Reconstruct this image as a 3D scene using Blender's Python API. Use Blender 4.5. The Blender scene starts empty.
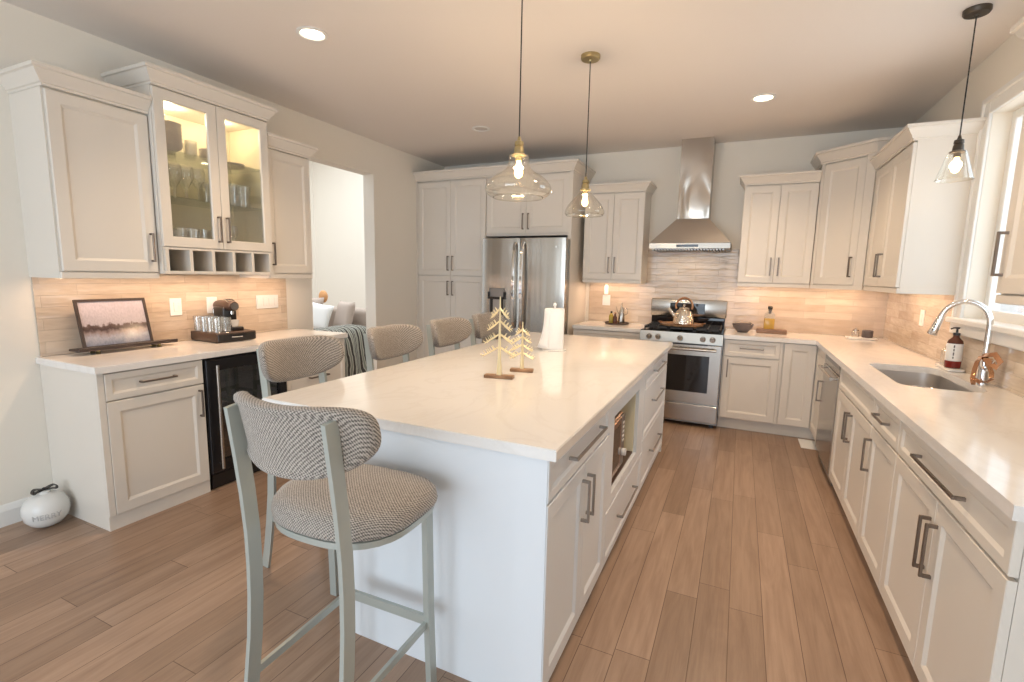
import bpy, bmesh, math, random
from mathutils import Vector, Matrix
random.seed(7)
S = bpy.context.scene
COL = S.collection
PI = math.pi

# ---------------------------------------------------------------- camera
XL, XR, YB, H = -3.594, 1.244, 5.564, 2.79      # left wall, right wall, back wall, ceiling
YN = -2.8                                        # rear wall, behind the camera
FPX, YAW, PITCH, ROLL, CAMH = 487.87, 24.88, 7.842, 1.157, 1.437
cam_d = bpy.data.cameras.new('camera'); cam = bpy.data.objects.new('camera', cam_d); COL.objects.link(cam)
y_, t_, r_ = map(math.radians, (YAW, PITCH, ROLL))
F = Vector((-math.sin(y_)*math.cos(t_), math.cos(y_)*math.cos(t_), -math.sin(t_)))
R = Vector((math.cos(y_), math.sin(y_), 0)); U = R.cross(F)
R2 = math.cos(r_)*R + math.sin(r_)*U; U2 = -math.sin(r_)*R + math.cos(r_)*U
M4 = Matrix((R2, U2, -F)).transposed().to_4x4(); M4.translation = Vector((0, 0, CAMH))
cam.matrix_world = M4
cam_d.sensor_width = 36; cam_d.sensor_fit = 'HORIZONTAL'; cam_d.lens = FPX/1024*36
cam_d.clip_start = 0.02
S.camera = cam

# ---------------------------------------------------------------- world, daylight, exposure
S.view_settings.view_transform = 'Standard'; S.view_settings.look = 'None'
S.view_settings.gamma = 1; S.view_settings.use_curve_mapping = False
S.view_settings.exposure = 0.12
S.cycles.transparent_max_bounces = 32
w = bpy.data.worlds.new('sky'); S.world = w; w.use_nodes = True
w.node_tree.nodes['Background'].inputs[0].default_value = (0.86, 0.93, 1.0, 1)
w.node_tree.nodes['Background'].inputs[1].default_value = 1.3

def area(name, loc, rot, sx, sy, power, col, parent=None, spread=None):
    l = bpy.data.lights.new(name, 'AREA'); l.shape = 'RECTANGLE'; l.size = sx; l.size_y = sy
    l.energy = power; l.color = col
    if spread: l.spread = math.radians(spread)
    o = bpy.data.objects.new(name, l); COL.objects.link(o); o.location = loc; o.rotation_euler = rot
    if parent: o.parent = parent
    return o
DAY = (0.72, 0.86, 1.0)
WARM = (1.0, 0.66, 0.38)
# daylight entering by the patio doors behind, the dining windows on the left behind and the sink window
area('daylight_patio_door', (-1.2, YN-0.02, 1.25), (-PI/2, 0, PI), 3.4, 2.2, 100, DAY)
area('daylight_sink_window', (XR+0.20, 3.2, 1.82), (0, PI/2, 0), 1.2, 1.2, 10, DAY)
area('daylight_living_room', (-6.0, 5.2, 4.1), (0, 0, 0), 3.6, 3.6, 165, (.85, .93, 1))  # large unseen panel added under the ceiling to brighten the next room

# ---------------------------------------------------------------- materials
def mat(name, col=(.8,.8,.8), rough=.5, metal=0, **k):
    m = bpy.data.materials.new(name); m.use_nodes = True
    b = m.node_tree.nodes['Principled BSDF']
    b.inputs['Base Color'].default_value = (*col, 1); b.inputs['Roughness'].default_value = rough; b.inputs['Metallic'].default_value = metal
    if 'emit' in k:
        b.inputs['Emission Color'].default_value = (*k['emit'], 1); b.inputs['Emission Strength'].default_value = k.get('es', 1)
    if 'coat' in k: b.inputs['Coat Weight'].default_value = k['coat']; b.inputs['Coat Roughness'].default_value = k.get('cr', .05)
    if 'aniso' in k: b.inputs['Anisotropic'].default_value = k['aniso']
    if 'sheen' in k: b.inputs['Sheen Weight'].default_value = k['sheen']
    return m
def N(m, t, **k):
    n = m.node_tree.nodes.new(t)
    for a, v in k.items():
        if a.startswith('i_'): n.inputs[a[2:].replace('_', ' ')].default_value = v
        else: setattr(n, a, v)
    return n
def L(m, a, b): m.node_tree.links.new(a, b)
def B(m): return m.node_tree.nodes['Principled BSDF']
def ramp(m, fac, stops):
    r = N(m, 'ShaderNodeValToRGB'); e = r.color_ramp.elements
    while len(e) < len(stops): e.new(.5)
    for q, (p, c) in zip(e, stops): q.position = p; q.color = (*c, 1)
    L(m, fac, r.inputs[0]); return r.outputs[0]
def sc(m, vec, scale):
    mp = N(m, 'ShaderNodeMapping'); mp.inputs['Scale'].default_value = scale; L(m, vec, mp.inputs[0]); return mp.outputs[0]
def objc(m): return N(m, 'ShaderNodeTexCoord').outputs['Object']
def noise(m, vec, scale, detail=3, rough=.5, dist=0):
    n = N(m, 'ShaderNodeTexNoise'); n.inputs['Scale'].default_value = scale; n.inputs['Detail'].default_value = detail
    n.inputs['Roughness'].default_value = rough; n.inputs['Distortion'].default_value = dist; L(m, vec, n.inputs['Vector']); return n.outputs[0]
def bump(m, h, strength, dist=.002):
    b = N(m, 'ShaderNodeBump'); b.inputs['Strength'].default_value = strength; b.inputs['Distance'].default_value = dist
    L(m, h, b.inputs['Height']); L(m, b.outputs[0], B(m).inputs['Normal'])
def mixc(m, f, a, b, mode='MIX'):
    x = N(m, 'ShaderNodeMix', data_type='RGBA', blend_type=mode)
    for s, v in ((x.inputs[0], f), (x.inputs[6], a), (x.inputs[7], b)):
        if isinstance(v, (int, float)): s.default_value = v
        elif isinstance(v, tuple): s.default_value = (*v, 1)
        else: L(m, v, s)
    return x.outputs[2]

M = {}
M['wall'] = mat('wall_paint', (.85, .80, .71), .6)
bump(M['wall'], noise(M['wall'], objc(M['wall']), 160, 2), .08, .001)
M['ceiling'] = mat('ceiling_paint', (.83, .775, .725), .7)
M['trim'] = mat('white_trim', (.84, .83, .80), .35)
M['cab'] = mat('greige_cabinet_paint', (.73, .675, .60), .33)
M['island'] = mat('white_cabinet_paint', (.75, .775, .80), .33)
M['inside'] = mat('cabinet_interior', (.78, .71, .54), .5)
M['handle'] = mat('brushed_dark_nickel', (.23, .19, .16), .35, 1)
M['steel'] = mat('brushed_stainless', (.50, .47, .43), .22, 1, aniso=.6)
m = M['steel']; bump(m, noise(m, sc(m, objc(m), (2.5, 2.5, 220)), 1, 2), .03, .001)
M['steelb'] = mat('stainless_trim', (.36, .33, .29), .32, 1)
m = M['steelf'] = mat('stainless_doors', (.43, .395, .35), .20, 1, aniso=.5); bump(m, noise(m, sc(m, objc(m), (7, 7, .25)), 1, 2), .5, .012)
M['sinksteel'] = mat('satin_sink_steel', (.66, .63, .60), .38, 1)
M['steelh'] = mat('stainless_hood', (.50, .46, .41), .22, 1)
m = M['steelh']; bump(m, noise(m, sc(m, objc(m), (3.5, 3.5, 1.6)), 1, 1, dist=1.0), .8, .06)
M['steeld'] = mat('stainless_dark', (.30, .29, .28), .35, 1)
M['chrome'] = mat('chrome', (.80, .80, .80), .06, 1)
M['copper'] = mat('polished_copper', (.62, .34, .20), .15, 1)
M['brass'] = mat('aged_brass', (.48, .40, .22), .30, 1)
M['gold'] = mat('champagne_gold', (.86, .76, .50), .38, .75)
M['black'] = mat('black_plastic', (.015, .013, .013), .3)
M['blackgloss'] = mat('black_glass', (.012, .010, .010), .05)
M['iron'] = mat('cast_iron', (.02, .018, .017), .5)
M['white'] = mat('white_plastic', (.85, .84, .82), .4)
M['ceramic'] = mat('white_ceramic', (.74, .73, .70), .25)
M['paper'] = mat('paper_towel', (.88, .88, .88), .9)
bump(M['paper'], noise(M['paper'], objc(M['paper']), 90, 2), .3, .002)
M['cord'] = mat('black_cord', (.02, .018, .016), .6)
M['bronze'] = mat('dark_bronze', (.10, .085, .07), .4, .9)
M['darkwood'] = mat('dark_walnut', (.075, .042, .028), .4)
M['frame'] = mat('dark_frame', (.05, .032, .026), .4)
M['greybowl'] = mat('charcoal_stoneware', (.12, .10, .10), .4)
M['stone'] = mat('grey_stoneware', (.42, .38, .35), .5)
M['legmetal'] = mat('sage_grey_metal', (.46, .49, .455), .35, .35)
M['bulb'] = mat('lit_bulb', (1, .8, .5), .3, emit=(1, .66, .28), es=10)
M['diffuser'] = mat('lit_diffuser', (1, 1, 1), .5, emit=(1, .84, .62), es=14)
M['dimdiffuser'] = mat('unlit_diffuser', (.62, .58, .54), .5)
M['sofa'] = mat('sofa_cloth', (.46, .38, .32), .9)
M['pillowt'] = mat('taupe_cushion', (.50, .41, .35), .9)
M['pilloww'] = mat('white_cushion', (.88, .88, .86), .9)
M['orange'] = mat('orange_knit', (.70, .36, .16), .9)
M['leatherred'] = mat('red_soap', (.20, .02, .015), .15)
M['amber'] = mat('amber_glass', (.11, .035, .02), .08)
M['amberlight'] = mat('golden_soap_glass', (.55, .33, .06), .12)
M['oil'] = mat('olive_oil', (.42, .33, .05), .1)

def glassy(name, tint, glos=.10, rough=.02):
    m = bpy.data.materials.new(name); m.use_nodes = True; nt = m.node_tree; nt.nodes.clear()
    o = nt.nodes.new('ShaderNodeOutputMaterial'); tr = nt.nodes.new('ShaderNodeBsdfTransparent'); gl = nt.nodes.new('ShaderNodeBsdfGlossy')
    tr.inputs[0].default_value = (*tint, 1); gl.inputs['Roughness'].default_value = rough
    lw = nt.nodes.new('ShaderNodeLayerWeight'); lw.inputs[0].default_value = .25
    mr = nt.nodes.new('ShaderNodeMapRange'); mr.inputs[3].default_value = glos; mr.inputs[4].default_value = .75
    mx = nt.nodes.new('ShaderNodeMixShader'); nt.links.new(lw.outputs['Facing'], mr.inputs[0]); nt.links.new(mr.outputs[0], mx.inputs[0])
    nt.links.new(tr.outputs[0], mx.inputs[1]); nt.links.new(gl.outputs[0], mx.inputs[2]); nt.links.new(mx.outputs[0], o.inputs[0])
    return m
M['glass'] = glassy('clear_glass', (.98, .98, .965), .20, .04)
m = M['glass']; nt = m.node_tree; mo = [n for n in nt.nodes if n.type == 'OUTPUT_MATERIAL'][0]; old = mo.inputs[0].links[0].from_socket
df = nt.nodes.new('ShaderNodeBsdfTranslucent'); df.inputs[0].default_value = (.95, .95, .92, 1); d2_ = nt.nodes.new('ShaderNodeBsdfDiffuse'); d2_.inputs[0].default_value = (.95, .95, .92, 1)
a_ = nt.nodes.new('ShaderNodeMixShader'); nt.links.new(df.outputs[0], a_.inputs[1]); nt.links.new(d2_.outputs[0], a_.inputs[2])
b_ = nt.nodes.new('ShaderNodeMixShader'); b_.inputs[0].default_value = .05; nt.links.new(old, b_.inputs[1]); nt.links.new(a_.outputs[0], b_.inputs[2]); nt.links.new(b_.outputs[0], mo.inputs[0])  # slight milky body added to imitate bright highlights in the glassware
M['pane'] = glassy('window_pane', (.97, .98, .98), .04)
M['shade'] = glassy('pendant_glass', (.985, .965, .91), .09)
M['green'] = glassy('green_shelf_glass', (.93, .97, .94), .10)

def tile(name, ax):                       # long thin glazed tiles; ax = horizontal axis of the wall
    m = mat(name, rough=.11); tc = objc(m); sp = N(m, 'ShaderNodeSeparateXYZ'); L(m, tc, sp.inputs[0])
    cb = N(m, 'ShaderNodeCombineXYZ'); L(m, sp.outputs[ax], cb.inputs[0]); L(m, sp.outputs[2], cb.inputs[1])
    mp = N(m, 'ShaderNodeMapping'); mp.inputs['Location'].default_value = (.05, -.93, 0); L(m, cb.outputs[0], mp.inputs[0])
    br = N(m, 'ShaderNodeTexBrick', offset=.43, offset_frequency=2)
    br.inputs['Scale'].default_value = 1; br.inputs['Brick Width'].default_value = .40; br.inputs['Row Height'].default_value = .066
    br.inputs['Mortar Size'].default_value = .0014; br.inputs['Mortar Smooth'].default_value = .3
    br.inputs['Color1'].default_value = (.50, .38, .27, 1); br.inputs['Color2'].default_value = (.70, .59, .465, 1); br.inputs['Mortar'].default_value = (.50, .41, .32, 1)
    L(m, mp.outputs[0], br.inputs[0])
    cl = noise(m, sc(m, tc, (6, 6, 22)), 1, 3)
    c = mixc(m, .35, br.outputs['Color'], ramp(m, cl, [(.3, (.52, .42, .33)), (.7, (.78, .69, .58))]))
    L(m, c, B(m).inputs['Base Color'])
    # slightly uneven tile faces: bump from the per-tile shade, the joints and a soft wave
    wv = noise(m, sc(m, tc, (9, 9, 40)), 1, 1)
    ad = N(m, 'ShaderNodeMath', operation='MULTIPLY_ADD'); ad.inputs[1].default_value = -.8; L(m, br.outputs['Fac'], ad.inputs[0]); L(m, wv, ad.inputs[2])
    bump(m, ad.outputs[0], .7, .006); return m
M['tileB'] = tile('beige_tile_back', 0); M['tileS'] = tile('beige_tile_side', 1)

m = M['quartz'] = mat('white_quartz', rough=.13, coat=.3)
v = noise(m, sc(m, objc(m), (1.1, .7, 1)), 2.2, 6, .6, 1.6)
L(m, ramp(m, v, [(.0, (.82, .79, .755)), (.46, (.82, .79, .755)), (.50, (.785, .75, .71)), (.54, (.82, .79, .755)), (1, (.805, .775, .735))]), B(m).inputs['Base Color'])

m = M['floor'] = mat('hickory_planks', rough=.34)
tc = objc(m); sp = N(m, 'ShaderNodeSeparateXYZ'); L(m, tc, sp.inputs[0]); cb = N(m, 'ShaderNodeCombineXYZ')
L(m, sp.outputs[1], cb.inputs[0]); L(m, sp.outputs[0], cb.inputs[1])
mp = N(m, 'ShaderNodeMapping'); mp.inputs['Location'].default_value = (.3, .073, 0); L(m, cb.outputs[0], mp.inputs[0])
def plank(c1, c2, w_=1.25, off=.37):
    br = N(m, 'ShaderNodeTexBrick', offset=off, offset_frequency=2, squash=.8, squash_frequency=3)
    br.inputs['Scale'].default_value = 1; br.inputs['Brick Width'].default_value = w_; br.inputs['Row Height'].default_value = .132
    br.inputs['Mortar Size'].default_value = .0016; br.inputs['Mortar Smooth'].default_value = .2
    br.inputs['Color1'].default_value = (*c1, 1); br.inputs['Color2'].default_value = (*c2, 1); br.inputs['Mortar'].default_value = (.13, .075, .045, 1)
    L(m, mp.outputs[0], br.inputs[0]); return br
br = plank((.285, .190, .130), (.405, .280, .200))
g1 = noise(m, sc(m, tc, (42, 2.2, 1)), 1, 6, .62, .6)
g2 = noise(m, sc(m, tc, (9, 1.0, 1)), 1.3, 4, .6, 1.5)
c = mixc(m, 1, br.outputs['Color'], ramp(m, g1, [(.25, (.80, .76, .73)), (.55, (1, 1, 1)), (.8, (1.08, 1.06, 1.04))]), 'MULTIPLY')
c = mixc(m, 1, c, ramp(m, g2, [(.3, (.84, .80, .78)), (.6, (1.04, 1.03, 1.02))]), 'MULTIPLY')
L(m, c, B(m).inputs['Base Color'])
ad = N(m, 'ShaderNodeMath', operation='MULTIPLY_ADD'); ad.inputs[1].default_value = -2.5; L(m, br.outputs['Fac'], ad.inputs[0]); L(m, g1, ad.inputs[2])
bump(m, ad.outputs[0], .25, .002)

def weave(name, a, b, s=170):
    m = mat(name, rough=.95, sheen=.3); tc = objc(m); sp = N(m, 'ShaderNodeSeparateXYZ'); L(m, tc, sp.inputs[0])
    def sn(o, extra=None):
        x = N(m, 'ShaderNodeMath', operation='MULTIPLY'); x.inputs[1].default_value = s*3; L(m, o, x.inputs[0])
        q = N(m, 'ShaderNodeMath', operation='SINE'); L(m, x.outputs[0], q.inputs[0]); return q.outputs[0]
    ad = N(m, 'ShaderNodeMath', operation='ADD'); L(m, sp.outputs[1], ad.inputs[0]); L(m, sp.outputs[2], ad.inputs[1])
    p = N(m, 'ShaderNodeMath', operation='MULTIPLY'); L(m, sn(sp.outputs[0]), p.inputs[0]); L(m, sn(ad.outputs[0]), p.inputs[1])
    nz = noise(m, tc, 300, 2); a2 = N(m, 'ShaderNodeMath', operation='MULTIPLY_ADD'); a2.inputs[1].default_value = .35; L(m, p.outputs[0], a2.inputs[0]); L(m, nz, a2.inputs[2])
    L(m, ramp(m, a2.outputs[0], [(.25, a), (.75, b)]), B(m).inputs['Base Color']); bump(m, a2.outputs[0], .5, .002); return m
M['fabric'] = weave('grey_tweed', (.10, .085, .072), (.52, .46, .40), 210)

m = M['rattan'] = mat('hammered_steel', (.72, .66, .58), .12, 1)
vn = N(m, 'ShaderNodeTexVoronoi'); vn.inputs['Scale'].default_value = 60; L(m, objc(m), vn.inputs[0]); bump(m, vn.outputs[0], .8, .004)
m = M['board'] = mat('brown_board', rough=.5); L(m, ramp(m, noise(m, sc(m, objc(m), (3, 30, 30)), 2, 4), [(.3, (.16, .09, .06)), (.7, (.30, .18, .12))]), B(m).inputs['Base Color'])
m = M['traywood'] = mat('acacia', rough=.4); L(m, ramp(m, noise(m, sc(m, objc(m), (6, 40, 6)), 2, 4), [(.3, (.22, .11, .05)), (.7, (.48, .28, .15))]), B(m).inputs['Base Color'])
# striped throw
m = M['throw'] = mat('striped_throw', rough=.95)
wv = N(m, 'ShaderNodeTexWave', bands_direction='Y'); wv.inputs['Scale'].default_value = 5.5; wv.inputs['Distortion'].default_value = 2.2; L(m, objc(m), wv.inputs[0])
L(m, ramp(m, wv.outputs[0], [(.35, (.055, .05, .045)), (.55, (.62, .58, .50)), (.9, (.22, .23, .19))]), B(m).inputs['Base Color'])
# generic harbour painting
m = M['painting'] = mat('harbour_painting', rough=.12); tc = N(m, 'ShaderNodeTexCoord').outputs['Generated']
sp = N(m, 'ShaderNodeSeparateXYZ'); L(m, tc, sp.inputs[0])
nz = noise(m, sc(m, tc, (9, 1, 5)), 1.5, 5); ad = N(m, 'ShaderNodeMath', operation='MULTIPLY_ADD'); ad.inputs[1].default_value = .24; L(m, nz, ad.inputs[0]); L(m, sp.outputs[2], ad.inputs[2])
c1 = ramp(m, ad.outputs[0], [(.10, (.17, .19, .25)), (.30, (.34, .34, .38)), (.42, (.26, .20, .19)), (.50, (.07, .045, .04)), (.57, (.12, .08, .07)), (.61, (.46, .41, .42)), (1, (.50, .45, .48))])
L(m, mixc(m, .18, c1, ramp(m, noise(m, sc(m, tc, (22, 1, 9)), 2, 4), [(.3, (.25, .22, .24)), (.7, (.85, .80, .80))]), 'OVERLAY'), B(m).inputs['Base Color'])
m = M['brownmw'] = mat('bronze_steel', (.40, .27, .20), .22, .9)  # brown tone stands for the copper reflection in the microwave front

# ---------------------------------------------------------------- mesh kit
class MB:
    def __init__(s): s.b = bmesh.new()
    def box(s, x0, x1, y0, y1, z0, z1, bv=0, seg=1, mtx=None):
        r = bmesh.ops.create_cube(s.b, size=1); vs = r['verts']
        for v_ in vs: v_.co = Vector(((x0+x1)/2+v_.co.x*(x1-x0), (y0+y1)/2+v_.co.y*(y1-y0), (z0+z1)/2+v_.co.z*(z1-z0)))
        if bv:
            es = list({e for v_ in vs for e in v_.link_edges})
            q = bmesh.ops.bevel(s.b, geom=es, offset=bv, segments=seg, affect='EDGES', profile=.5); vs = q['verts']
        if mtx:
            for v_ in set(vs): v_.co = mtx @ v_.co
        return s
    def poly(s, loops, cap=True, closed=True, ring=False):     # loops of equal length -> skin
        V = [[s.b.verts.new(p) for p in lp] for lp in loops]; n = len(V[0])
        for i in range(len(V) if ring else len(V)-1):
            A, C = V[i], V[(i+1) % len(V)]
            for j in range(n if closed else n-1):
                k = (j+1) % n
                try: s.b.faces.new((A[j], A[k], C[k], C[j]))
                except ValueError: pass
        if cap and not ring:
            for q in (V[0][::-1], V[-1]):
                try: s.b.faces.new(q)
                except ValueError: pass
        return s
    def lathe(s, prof, c=(0, 0, 0), seg=24, cap=True, mtx=None, sx=1, sy=1):
        lp = [[Vector((c[0]+sx*max(r, 1e-5)*math.cos(a*2*PI/seg), c[1]+sy*max(r, 1e-5)*math.sin(a*2*PI/seg), c[2]+z)) for a in range(seg)] for r, z in prof]
        if mtx: lp = [[mtx @ p for p in l_] for l_ in lp]
        return s.poly(lp, cap)
    def cyl(s, a, b, r, seg=16, r2=None):
        a, b = Vector(a), Vector(b); d = (b-a).normalized(); u = d.orthogonal().normalized(); v_ = d.cross(u)
        f = lambda c, rr: [c+rr*(math.cos(t*2*PI/seg)*u+math.sin(t*2*PI/seg)*v_) for t in range(seg)]
        return s.poly([f(a, r), f(b, r if r2 is None else r2)])
    def tube(s, pts, r, seg=10, up=None, ring=False):     # r: number, list, or (w,h) rectangle
        pts = [Vector(p) for p in pts]; n = len(pts); lp = []; u = None
        for i, p in enumerate(pts):
            a = pts[(i-1) % n] if (ring or i > 0) else p; b = pts[(i+1) % n] if (ring or i < n-1) else p
            d = (b-a).normalized()
            if up is not None: u = Vector(up); u = (u-d*u.dot(d)).normalized()
            elif u is None: u = d.orthogonal().normalized()
            else: u = (u-d*u.dot(d)).normalized()
            v_ = d.cross(u)
            if isinstance(r, tuple):
                w_, h_ = r[0]/2, r[1]/2; lp.append([p+u*a_*w_+v_*b_*h_ for a_, b_ in ((-1, -1), (1, -1), (1, 1), (-1, 1))])
            else:
                rr = r[i] if isinstance(r, list) else r
                lp.append([p+rr*(math.cos(t*2*PI/seg)*u+math.sin(t*2*PI/seg)*v_) for t in range(seg)])
        return s.poly(lp, ring=ring)
    def prism(s, pts, z0, z1):
        return s.poly([[Vector((x, y, z0)) for x, y in pts], [Vector((x, y, z1)) for x, y in pts]])
    def loops(s, path, prof, closed=False):      # sweep a profile (out, z) along a 2D path, mitred; outward = right of travel
        P = [Vector(p) for p in path]; n = len(P); lp = []
        for i in range(n):
            ds = []
            if i > 0 or closed: ds.append((P[i]-P[i-1]).normalized())
            if i < n-1 or closed: ds.append((P[(i+1) % n]-P[i]).normalized())
            ns = [Vector((d.y, -d.x)) for d in ds]
            if len(ns) == 1: mt = ns[0]
            else:
                mt = (ns[0]+ns[1]).normalized(); mt = mt/max(.2, mt.dot(ns[0]))
            lp.append([Vector((P[i].x+mt.x*o, P[i].y+mt.y*o, z)) for o, z in prof])
        return s.poly(lp, ring=closed)
    def blob(s, c, r, seg=20, rings=12, mtx=None, p=1.0):
        pr = []
        for i in range(rings+1):
            a = -PI/2+PI*i/rings; pr.append((math.cos(a), math.sin(a)))
        lp = [[Vector((c[0]+r[0]*q[0]*math.cos(t*2*PI/seg), c[1]+r[1]*q[0]*math.sin(t*2*PI/seg), c[2]+r[2]*q[1])) for t in range(seg)] for q in pr]
        if mtx: lp = [[mtx @ x for x in l_] for l_ in lp]
        return s.poly(lp, cap=False)
    def done(s, name, m, parent=None, smooth=True, ang=35, sub=0, loc=None):
        bmesh.ops.remove_doubles(s.b, verts=s.b.verts, dist=1e-5)
        bmesh.ops.recalc_face_normals(s.b, faces=s.b.faces)
        me = bpy.data.meshes.new(name); s.b.to_mesh(me); s.b.free()
        me.materials.append(M[m] if isinstance(m, str) else m)
        if smooth:
            me.polygons.foreach_set('use_smooth', [True]*len(me.polygons)); me.set_sharp_from_angle(angle=math.radians(ang))
        o = bpy.data.objects.new(name, me); COL.objects.link(o)
        if parent: o.parent = parent
        if loc: o.location = loc
        if sub: md = o.modifiers.new('sub', 'SUBSURF'); md.levels = md.render_levels = sub
        return o
def thing(name, label, cat, loc=(0, 0, 0), rz=0, group=None):
    o = bpy.data.objects.new(name, None); COL.objects.link(o); o.location = loc; o.rotation_euler = (0, 0, rz)
    o.empty_display_size = .1
    return tag(o, label, cat, group)
def tag(o, label, cat, group=None):
    o['label'] = label; o['category'] = cat
    if group: o['group'] = group
    return o
def structure(o): o['kind'] = 'structure'; return o
def dup(root, loc=None, rz=None, label=None, group=None):
    def cp(o, par):
        c = o.copy(); COL.objects.link(c); c.parent = par
        for ch in list(o.children): cp(ch, c)
        return c
    r = cp(root, None)
    if loc is not None: r.location = loc
    if rz is not None: r.rotation_euler = (0, 0, rz)
    if label: r['label'] = label
    if group: r['group'] = group
    return r

# ---------------------------------------------------------------- room shell
b = MB().box(-9, XR+.3, YN-.2, 9, -.1, 0); structure(b.done('floor', 'floor', smooth=False))
b = MB().box(XL-.14, XR+.3, YN-.2, YB+.15, H, H+.12); structure(b.done('ceiling', 'ceiling', smooth=False))
b = MB().box(XL-.14, XR+.16, YB, YB+.15, 0, H); structure(b.done('wall_back', 'wall', smooth=False))
DY0, DY1, DZ = 3.33, 4.20, 2.445          # passage in the left wall
b = MB().box(XL-.14, XL, YN, DY0, 0, H).box(XL-.14, XL, DY1, YB, 0, H).box(XL-.14, XL, DY0, DY1, DZ, H)
structure(b.done('wall_left', 'wall', smooth=False))
WY0, WY1, WZ0, WZ1 = 2.62, 3.86, 1.22, 2.41
b = MB().box(XR, XR+.16, YN, WY0, 0, H).box(XR, XR+.16, WY1, YB, 0, H).box(XR, XR+.16, WY0, WY1, 0, WZ0).box(XR, XR+.16, WY0, WY1, WZ1, H)
structure(b.done('wall_right', 'wall', smooth=False))
PX0, PX1 = -2.9, .5
b = MB().box(XL-.14, PX0, YN-.15, YN, 0, H).box(PX1, XR+.16, YN-.15, YN, 0, H).box(PX0, PX1, YN-.15, YN, 2.35, H)
structure(b.done('wall_rear', 'wall', smooth=False))
# patio door frame behind the camera
b = MB()
for x in (PX0, PX0+.8, (PX0+PX1)/2-.03, PX1-.86, PX1-.06): b.box(x, x+.06, YN-.10, YN-.04, 0, 2.35)
b.box(PX0, PX1, YN-.10, YN-.04, 2.29, 2.35).box(PX0, PX1, YN-.10, YN-.04, 0, .06)
structure(b.done('door_1', 'trim', smooth=False))
# baseboards
bb = [(0, 0), (.015, 0), (.015, .085), (.010, .10), (.004, .115), (0, .12)]
b = MB().loops([(XL, 1.325), (XL, YN)], [(-o, z) for o, z in bb]); structure(b.done('baseboard_left', 'trim', smooth=False))
# sink window: casing, stool, reveal lining, sash
b = MB()
cp = [(0, 0), (.018, 0), (.022, .02), (.014, .045), (.016, .075), (.026, .09), (0, .09)]
W = .09
for (y0, y1, z0, z1) in ((WY0-W, WY0, WZ0, WZ1+W), (WY1, WY1+W, WZ0, WZ1+W)):
    b.box(XR-.018, XR, y0, y1, z0, z1, .004); 
b.box(XR-.018, XR, WY0, WY1, WZ1, WZ1+W, .004).box(XR-.028, XR, WY0-W-.01, WY1+W+.01, WZ1+W-.02, WZ1+W+.012, .004)
b.box(XR-.030, XR, WY1+W-.022, WY1+W+.004, WZ0, WZ1+W, .004)
b.box(XR-.032, XR, WY0-W, WY1+W, WZ0-.095, WZ0-.02, .006).box(XR-.0003, XR+.15, WY0+.001, WY1-.001, WZ0-.028, WZ0+.005).box(XR-.055, XR-.0005, WY0-W, WY1+W+.015, WZ0-.0281, WZ0+.0051, .006)
structure(b.done('trim_1', 'trim'))
b = MB()
gx = XR+.115
for (y0, y1) in ((WY0, WY0+.05), ((WY0+WY1)/2-.04, (WY0+WY1)/2+.04), (WY1-.05, WY1)): b.box(gx-.03, gx+.03, y0, y1, WZ0, WZ1, .005)
for (z0, z1) in ((WZ0, WZ0+.06), (WZ1-.05, WZ1)): b.box(gx-.028, gx+.028, WY0, WY1, z0, z1, .005)
wf = structure(b.done('window_1', 'trim'))
o = MB().box(gx-.003, gx+.003, WY0+.02, WY1-.02, WZ0+.02, WZ1-.02).done('pane', 'pane', wf, smooth=False)
# the next room beyond the passage
b = MB().box(-8.6, -8.5, 0, 9, 0, 4.2).box(-8.6, XL-.14, 8.0, 8.15, 0, 4.2)
structure(b.done('wall_far', 'wall', smooth=False))
b = MB().box(-8.6, XL-.14, 0, 8.2, 4.2, 4.3); structure(b.done('ceiling_far', 'ceiling', smooth=False))

# tiled backsplashes
b = MB().box(-1.595, XR, YB-.010, YB-.001, .915, 1.40).box(-.955, -.03, YB-.0101, YB-.001, 1.39, 1.73)
tag(b.done('backsplash', 'tileB', smooth=False), 'glossy beige tile backsplash on the back wall behind the range', 'backsplash')
b = MB().box(XR-.010, XR-.001, WY1+W+.016, YB-.010, .915, 1.40).box(XR-.010, XR-.001, 1.51, WY1+W+.016, .915, WZ0-.096)
b.box(XR-.010, XR-.001, 1.51, WY0-W, WZ0-.0961, 1.40)
tag(b.done('backsplash', 'tileS', smooth=False), 'beige tile backsplash on the right wall behind the sink', 'backsplash')
b = MB().box(XL+.001, XL+.010, 1.352, 3.035, .915, 1.385)
tag(b.done('backsplash', 'tileS', smooth=False), 'beige tile backsplash behind the coffee bar on the left wall', 'backsplash')

# ---------------------------------------------------------------- cabinets
T = .02
def panel(mb, x0, x1, z0, z1, y=0, t=T, st=.06, rec=.009, bv=.012):
    """shaker front with a bevelled recess; front face at y, body behind it"""
    f = lambda i, d: [Vector((x0+i, y+d, z0+i)), Vector((x1-i, y+d, z0+i)), Vector((x1-i, y+d, z1-i)), Vector((x0+i, y+d, z1-i))]
    mb.poly([f(0, t), f(0, .002), f(.002, 0), f(st-bv*.2, 0), f(st+bv*.5, rec*.55), f(st+bv, rec)])
def handle(par, x, z, ln, vert, m='handle', y=0, w=.011, out=.033):
    b = MB()
    if vert:
        b.box(x-w/2, x+w/2, y-out, y-out+.009, z-ln/2, z+ln/2, .0012)
        for q in (z-ln/2, z+ln/2-w): b.box(x-w/2, x+w/2, y-out+.0091, y+.001, q, q+w)
    else:
        b.box(x-ln/2, x+ln/2, y-out, y-out+.009, z-w/2, z+w/2, .0012)
        for q in (x-ln/2, x+ln/2-w): b.box(q, q+w, y-out+.0091, y+.001, z-w/2, z+w/2)
    return b.done('handle', m, par, smooth=False)
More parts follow.
